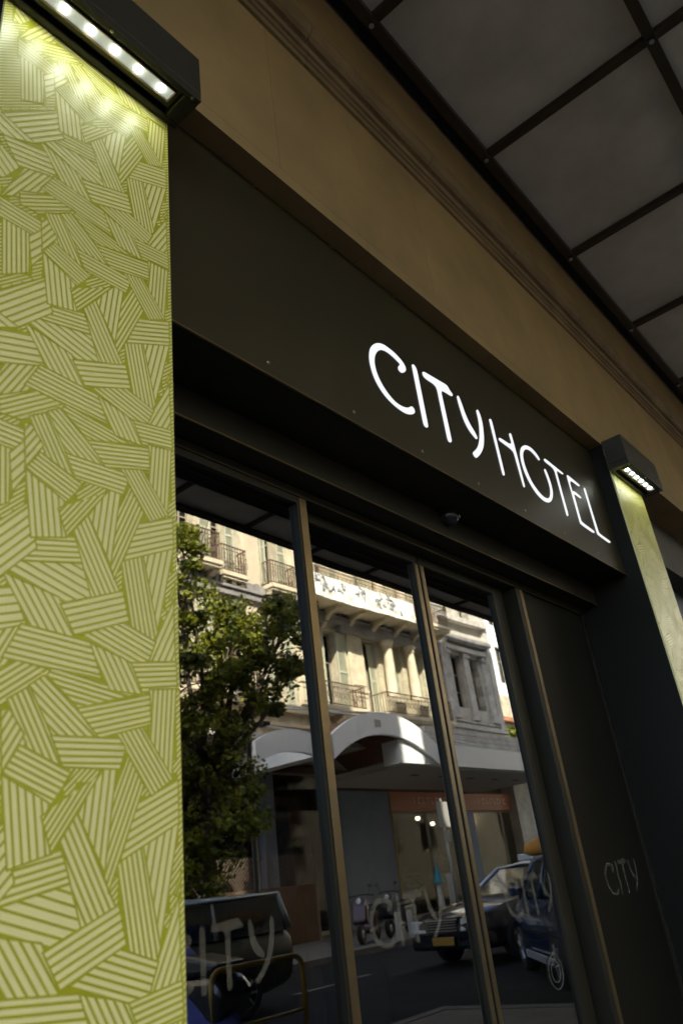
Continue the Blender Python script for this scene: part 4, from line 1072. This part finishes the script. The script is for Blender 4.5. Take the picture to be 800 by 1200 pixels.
# ================================================================== VEHICLES
def car(name, label, cat, loc, rz, body_m, roof_m, kind='sedan', pillar_m=None, load=None):
    """front of the car looks to local -x; origin on the ground between the front wheels"""
    t = thing(name, label, cat, loc, rz)
    hw = .88
    if kind == 'sedan':
        st = [(-.90, .42, .62, .60), (-.84, .30, .72, .78), (-.60, .24, .80, .86), (0, .22, .88, .88), (.60, .22, .95, .88), (.85, .22, .97, .88), (2.2, .22, .98, .88), (3.3, .24, .98, .87), (3.75, .28, .94, .84), (3.95, .36, .86, .72)]
        gl = [(.72, .97, .80, .80), (1.38, 1.40, .66, .62), (1.9, 1.45, .66, .62), (2.5, 1.44, .66, .62), (3.05, 1.05, .76, .74)]
    elif kind == 'box':
        st = [(-.80, .42, .66, .66), (-.74, .30, .82, .80), (-.45, .26, .95, .88), (0, .24, 1.02, .90), (.35, .24, 1.06, .90), (2.2, .24, 1.08, .90), (3.0, .26, 1.08, .89), (3.36, .32, 1.06, .88), (3.42, .42, 1.04, .87)]
        gl = [(.30, 1.06, .84, .82), (.85, 1.58, .76, .74), (1.6, 1.64, .78, .76), (3.25, 1.62, .80, .78), (3.40, 1.08, .86, .84)]
    else:
        st = [(-.80, .42, .66, .66), (-.74, .30, .82, .80), (-.45, .26, .95, .88), (0, .24, 1.02, .90), (.35, .24, 1.06, .90), (2.2, .24, 1.08, .90), (3.0, .26, 1.08, .89), (3.30, .32, 1.02, .84), (3.38, .42, .95, .80)]
        gl = [(.30, 1.06, .84, .82), (.95, 1.55, .70, .66), (1.6, 1.62, .70, .66), (2.7, 1.60, .70, .66), (3.30, 1.08, .80, .78)]
    def ring(x, zb, zt, w_):
        h = zt-zb
        half = [(w_*.80, zb), (w_*.96, zb+h*.12), (w_, zb+h*.40), (w_, zb+h*.62), (w_*.965, zb+h*.86), (w_*.88, zt-.01), (w_*.5, zt+.012)]
        return [(x, y, z) for y, z in half] + [(x, -y, z) for y, z in reversed(half)]
    vs = []; n = 14
    for s in st: vs += ring(*s)
    fs = []
    for i in range(len(st)-1):
        for k in range(n): fs.append((i*n+k, i*n+(k+1) % n, (i+1)*n+(k+1) % n, (i+1)*n+k))
    fs += [tuple(range(n)), tuple(range((len(st)-1)*n, len(st)*n))]
    body = MB().add(vs, fs).build('body', body_m, t, smooth='auto')
    # roof shell
    r0 = [g for g in gl[1:-1]]
    vs = []
    for i, (x, z, wb, wt) in enumerate(r0):
        vs += [(x, wt+.02, z-.05), (x, wt-.06, z), (x, 0, z+.035), (x, -wt+.06, z), (x, -wt-.02, z-.05)]
    fs = [(i*5+k, i*5+k+1, i*5+k+6, i*5+k+5) for i in range(len(r0)-1) for k in range(4)]
    rf = MB().add(vs, fs)
    rf = rf.build('roof', roof_m, t, smooth=True)
    sd = rf.modifiers.new('thick', 'SOLIDIFY'); sd.thickness = .03
    # glasshouse
    a, b, c, d = gl[0], gl[1], gl[-2], gl[-1]
    q = MB().add([(a[0], a[3], a[1]), (a[0], -a[3], a[1]), (b[0], -b[3], b[1]-.03), (b[0], b[3], b[1]-.03)], [(0, 1, 2, 3)])
    q.build('windscreen', 'car_glass', t)
    MB().add([(d[0], d[3], d[1]), (d[0], -d[3], d[1]), (c[0], -c[3], c[1]-.03), (c[0], c[3], c[1]-.03)], [(0, 1, 2, 3)]).build('rear_window', 'car_glass', t)
    zb = a[1]
    for s in (1, -1):
        MB().add([(a[0]+.05, s*.83, zb), (d[0]-.05, s*.83, zb), (c[0], s*(c[3]+.015), c[1]-.05), (b[0], s*(b[3]+.015), b[1]-.05)], [(0, 1, 2, 3)]).build('side_window', 'car_glass', t)
        p_ = MB()
        p_.tube([(a[0], s*a[3], a[1]), (b[0], s*b[3], b[1]-.02)], .04, 6)
        p_.tube([(d[0], s*d[3], d[1]), (c[0], s*c[3], c[1]-.02)], .045, 6)
        p_.tube([(b[0], s*(b[3]+.01), b[1]-.02), (c[0], s*(c[3]+.01), c[1]-.02)], .03, 6)
        xm = (b[0]+c[0])/2
        p_.tube([(xm, s*.85, zb), (xm, s*(b[3]+.02), b[1]-.03)], .03, 6)
        p_.build('pillar', pillar_m or body_m, t, smooth=True)
        MB().box(a[0]+.12, a[0]+.26, s*.93-.09, s*.93+.09, zb+.02, zb+.15).build('mirror', body_m, t, bevel=.03)
        MB().box(0.42, 2.35, s*.905-.02, s*.905+.02, .24, .34).build('side_skirt', 'car_silver' if kind != 'sedan' else body_m, t, bevel=.01)
        MB().box(-.1+.5, 3.0, s*.89-.012, s*.89+.012, .60, .64).build('side_strip', 'black_plastic', t)
    fx = st[0][0]
    MB().box(fx+.02, fx+.42, -.86, .86, .26, .50).build('bumper', body_m, t, bevel=.06)
    g = MB().box(fx-.02, fx+.03, -.36, .36, .52, .70)
    gr = g.build('grille', 'black_plastic', t, bevel=.01)
    b2 = MB()
    for k in range(4): b2.box(fx-.03, fx-.018, -.34, .34, .545+k*.04, .555+k*.04)
    b2.box(fx-.032, fx-.018, -.37, .37, .695, .715)
    b2.build('chrome_slats', 'rim', gr)
    for s in (1, -1):
        y0, y1 = sorted((s*.42, s*.80))
        MB().add([(fx-.02, y0, .53), (fx+.03, y1, .53) if s > 0 else (fx-.02, y1, .53), (fx+.06, y1, .71), (fx+.02, y0, .71), (fx+.25, y0, .53), (fx+.25, y1, .53), (fx+.25, y1, .72), (fx+.25, y0, .72)],
                 [(0, 1, 2, 3), (4, 7, 6, 5), (0, 4, 5, 1), (3, 2, 6, 7), (1, 5, 6, 2), (0, 3, 7, 4)]).build('headlight', 'headlight', t, bevel=.02)
    MB().box(fx-.04, fx-.022, -.26, .26, .34, .46).build('number_plate', 'plate_yellow', t, bevel=.004)
    wb = 2.75 if kind == 'sedan' else 2.45
    for x in (0, wb):
        for s in (1, -1):
            y = s*.80
            tr = MB().lathe([(.20, -.10), (.29, -.11), (.325, -.07), (.33, 0), (.325, .07), (.29, .11), (.20, .10)], (x, y, .33), 'y', 28).build('wheel', 'tyre', t, smooth='auto')
            rm_ = MB().lathe([(.20, s*.085), (.205, s*.102), (.17, s*.09), (.06, s*.098), (.03, s*.105)], (x, y, .33), 'y', 24)
            for k in range(7):
                a_ = 2*math.pi*k/7
                rm_.tube([(x+.05*math.cos(a_), y+s*.108, .33+.05*math.sin(a_)), (x+.19*math.cos(a_), y+s*.108, .33+.19*math.sin(a_))], .018, 5)
            rm_.build('rim', 'rim', tr, smooth='auto')
            MB().lathe([(.40, 0), (.40, .012)], (x, s*.86+(-.006), .36), 'y', 26).build('wheel_arch', 'black_gap', t) if False else None
    return t
def heading(dx, dy):  # local -x -> world (dx,dy)
    return math.atan2(-dy, -dx)
# dark taxi; real world: yv -> y = 3.76 - yv
th = R(12)
fx_dir = (-math.cos(th), -math.sin(th))
near = Vector((12.0, 3.76-7.4, -.12))
perp = Vector((math.sin(th), -math.cos(th), 0))
org = near + perp*.88 - Vector((fx_dir[0], fx_dir[1], 0))*.90
car('taxi_car', 'dark saloon car with a pale roof edge and yellow number plate stopped on the road', 'car', (org.x, org.y, -.12), heading(*fx_dir), 'car_dark', 'car_silver', 'sedan', 'car_silver')
bpy.data.objects['taxi_car'].name = 'parked_saloon_car'
MBt = MB().box(1.55, 1.85, -.18, .18, 1.47, 1.58); MBt.build('roof_sign', 'car_silver', bpy.data.objects['parked_saloon_car'], bevel=.02)
# dark blue hatchback with a laden roof
d2 = (.78, -.62)
nw = Vector((11.5, 3.76-6.35, -.12)); perp = Vector((.62, .78, 0))
org = nw + perp*.80
c2 = car('hatchback_car', 'dark blue hatchback with a silver side skirt nearest the kerb', 'car', (org.x, org.y, -.12), heading(*d2), 'car_blue', 'car_blue', 'hatch')
c2.scale = (1, 1, .9)
ld = thing('roof_load', 'orange and blue covered load tied on the blue hatchback roof', 'roof load', (org.x, org.y, 0), heading(*d2))
rl = random.Random(3)
for m_, x0, z0, q in (('orange_load', .95, 1.34, .52), ('blue_cloth', 1.75, 1.36, .42), ('orange_load', 2.4, 1.36, .40)):
    pr = [(q*.9, 0), (q, q*.15), (q*.96, q*.5), (q*.7, q*.75), (q*.3, q*.84)]
    mb = MB().lathe(pr, (0, 0, 0), 'z', 18)
    mb.v = [(x*1.15+x0, y*1.45, z*.62+z0) for x, y, z in mb.v]
    mb.build('bundle', m_, ld, smooth=True)
# olive car with pale roof at the left
c3 = car('hatchback_car', 'olive green hatchback with a pale roof on the road behind the yellow barrier', 'car', (5.5, 3.76-9.6, -.12), 0, 'car_olive', 'car_pale', 'box', 'car_pale')
c3.scale = (1, 1, .88)
def scooter(loc, rz, label, m):
    t = thing('scooter', label, 'scooter', loc, rz, 'scooters parked on the far pavement')
    for x in (-.62, .62):
        w_ = MB().lathe([(.12, -.05), (.20, -.055), (.235, 0), (.20, .055), (.12, .05)], (x, 0, .235), 'y', 22).build('wheel', 'tyre', t, smooth='auto')
        MB().lathe([(.12, -.045), (.03, -.06), (.03, .06), (.12, .045)], (x, 0, .235), 'y', 16).build('hub', 'rim', w_)
    b = MB()
    b.prism([(-.60, .42), (-.50, .48), (-.42, .95), (-.50, 1.02), (-.60, .85), (-.72, .50)], 'y', -.20, .20)
    b.prism([(-.45, .22), (.15, .22), (.30, .30), (.85, .42), (.92, .62), (.80, .72), (.12, .70), (.05, .34), (-.42, .32)], 'y', -.17, .17)
    b.build('body', m, t, bevel=.05)
    MB().prism([(.08, .705), (.80, .73), (.88, .80), (.5, .86), (.1, .80)], 'y', -.15, .15).build('seat', 'black_plastic', t, bevel=.03)
    h = MB(); h.tube([(-.62, 0, .235), (-.45, 0, 1.05)], .025, 8); h.tube([(-.40, -.34, 1.06), (-.46, -.15, 1.10), (-.46, .15, 1.10), (-.40, .34, 1.06)], .018, 8)
    h.tube([(-.45, .22, 1.08), (-.52, .30, 1.28)], .008, 6); h.tube([(-.45, -.22, 1.08), (-.52, -.30, 1.28)], .008, 6)
    h.build('handlebar', 'black_plastic', t)
    MB().lathe([(.07, 0), (.075, -.03), (.05, -.05)], (-.55, 0, .96), 'x', 14).build('headlight', 'headlight', t)
    for s in (1, -1): MB().box(-.535, -.52, s*.30-.05, s*.30+.05, 1.26, 1.33).build('mirror', 'black_plastic', t)
    return t
scooter((17.3, 3.76-14.0, 0), R(-22), 'dark red scooter parked upright on the far pavement', 'red_paint')
scooter((18.9, 3.76-14.2, 0), R(-10), 'dark grey scooter parked right of the dark red one', 'black_plastic')
s3 = scooter((4.62, 3.76-6.1, 0), R(90), 'scooter under a crumpled blue cover beside the left pillar reflection', 'car_dark')
s3['group'] = ''
del s3['group']
rr_ = random.Random(6)
vs = []; fs = []; N = 22; Mh = 10
for j in range(Mh+1):
    v = j/Mh
    for k in range(N):
        a = 2*math.pi*k/N
        q = (1-.55*v**2)*(1+.07*math.sin(3*a+4*v)+.05*math.sin(7*a+2)*(1-v))
        vs.append((.98*q*math.cos(a)*(1-.25*v)-.05, .36*q*math.sin(a), .30+.72*v+.14*v*math.cos(a+math.pi)))
for j in range(Mh):
    for k in range(N): fs.append((j*N+k, j*N+(k+1) % N, (j+1)*N+(k+1) % N, (j+1)*N+k))
fs.append(tuple(range(Mh*N, Mh*N+N)))
cv = tag(MB().add(vs, fs).build('scooter_cover', 'blue_cloth', None, smooth=True), 'crumpled blue cloth cover thrown over a scooter', 'cover')
cv.location = s3.location; cv.rotation_euler = s3.rotation_euler

# ---------------- street furniture
yb = 3.76-5.15
br_ = thing('pedestrian_barrier', 'yellow tubular pedestrian barrier at the near kerb', 'barrier', (4.75, yb, 0))
def arc(x0, x1, z1, r_):
    p = [(x0, 0, 0), (x0, 0, z1-r_)]
    p += [(x0+r_-r_*math.cos(a), 0, z1-r_+r_*math.sin(a)) for a in (R(22), R(45), R(68))]
    p += [(x0+r_, 0, z1), (x1-r_, 0, z1)]
    p += [(x1-r_+r_*math.sin(a), 0, z1-r_+r_*math.cos(a)) for a in (R(22), R(45), R(68))]
    p += [(x1, 0, z1-r_), (x1, 0, 0)]
    return p
MB().tube(arc(-.42, .56, .76, .10), .022, 10).build('frame', 'yellow_paint', br_, smooth=True)
MB().tube([(-.42, 0, .38), (.56, 0, .38)], .013, 8).build('lower_rail', 'yellow_paint', br_, smooth=True)
sg = thing('sign_post', 'grey post with a rectangular white road sign plate and a smaller plate below', 'road sign', (19.35, 3.76-12.55, 0))
MB().tube([(0, 0, 0), (0, 0, 3.25)], .035, 10).build('pole', 'galv', sg, smooth=True)
MB().box(-.30, .30, .037, .05, 2.50, 3.15).build('plate', 'white_paint', sg, bevel=.004)
MB().box(-.16, .16, .037, .05, 2.12, 2.42).build('plate', 'white_paint', sg, bevel=.004)
for i, (x, h, cone) in enumerate(((19.6, 1.15, True), (20.15, 1.35, False), (17.5, .62, False), (18.05, .62, False), (21.3, 1.0, False))):
    t = thing('bollard', ['white bollard topped by a turquoise cone', 'tallest plain white bollard right beside the turquoise one', 'short white bollard left of the pair near the scooters', 'short white bollard second from the left', 'short white bollard hidden behind the dark saloon car'][i], 'bollard', (x, 3.76-13.2, 0), 0, 'white bollards on the far pavement')
    MB().lathe([(.075, 0), (.075, h-.06), (.055, h)], n=14).build('post', 'white_paint', t, smooth='auto')
    if cone: MB().lathe([(.15, h+.002), (.14, h+.05), (.02, h+.45)], n=16).build('cone', 'turquoise', t, smooth='auto')
# black lamp post / tree guard seen left
lp = thing('lamp_post', 'slim black street lamp post on the far pavement below the tree', 'lamp post', (12.3, 3.76-12.9, 0))
MB().lathe([(.13, 0), (.13, .5), (.09, .6), (.06, .9), (.05, 4.6)], n=14).build('pole', 'black_plastic', lp, smooth='auto')
MB().tube([(0, 0, 4.5), (0, .15, 4.72), (0, .4, 4.75)], .025, 8).build('arm', 'black_plastic', lp)
MB().box(-.10, .10, .35, .65, 4.70, 4.78).build('lantern', 'black_plastic', lp, bevel=.02)
# mesh fence + rubble wall strip seen below the tree
fe = thing('mesh_fence', 'diamond mesh fence with thin posts behind the street tree', 'fence', (16.2, 3.76-17.5, 0))
f = MB()
for k in range(-40, 41):
    x = k*.11
    for s in (1, -1):
        p0, p1 = Vector((x, 0, .2)), Vector((x+s*2.0, 0, 2.4))
        if -3 < p0.x < 3 and -3.0 < p1.x < 3.0: f.tube([p0, p1], .008, 4, caps=False)
f.build('mesh', 'iron', fe)
for x in (-3, -1, 1, 3):
    MB().tube([(x, 0, 0), (x, 0, 2.45)], .03, 8).build('post', 'iron', fe)
wl = thing('low_wall', 'low brown rendered wall behind the mesh fence', 'wall', (16.4, 3.76-18.4, 0))
MB().box(-3.2, 3.6, -.15, .15, 0, 1.5).build('wall', 'shop_wall', wl)
MB().box(-3.25, 3.65, -.2, .2, 1.502, 1.58).build('coping', 'shop_wall', wl)

# ------------------------------------------------------------------ tidy
for o in sc.objects:
    if o.type == 'MESH' and not o.parent and 'label' not in o and 'kind' not in o: print('UNTAGGED', o.name)
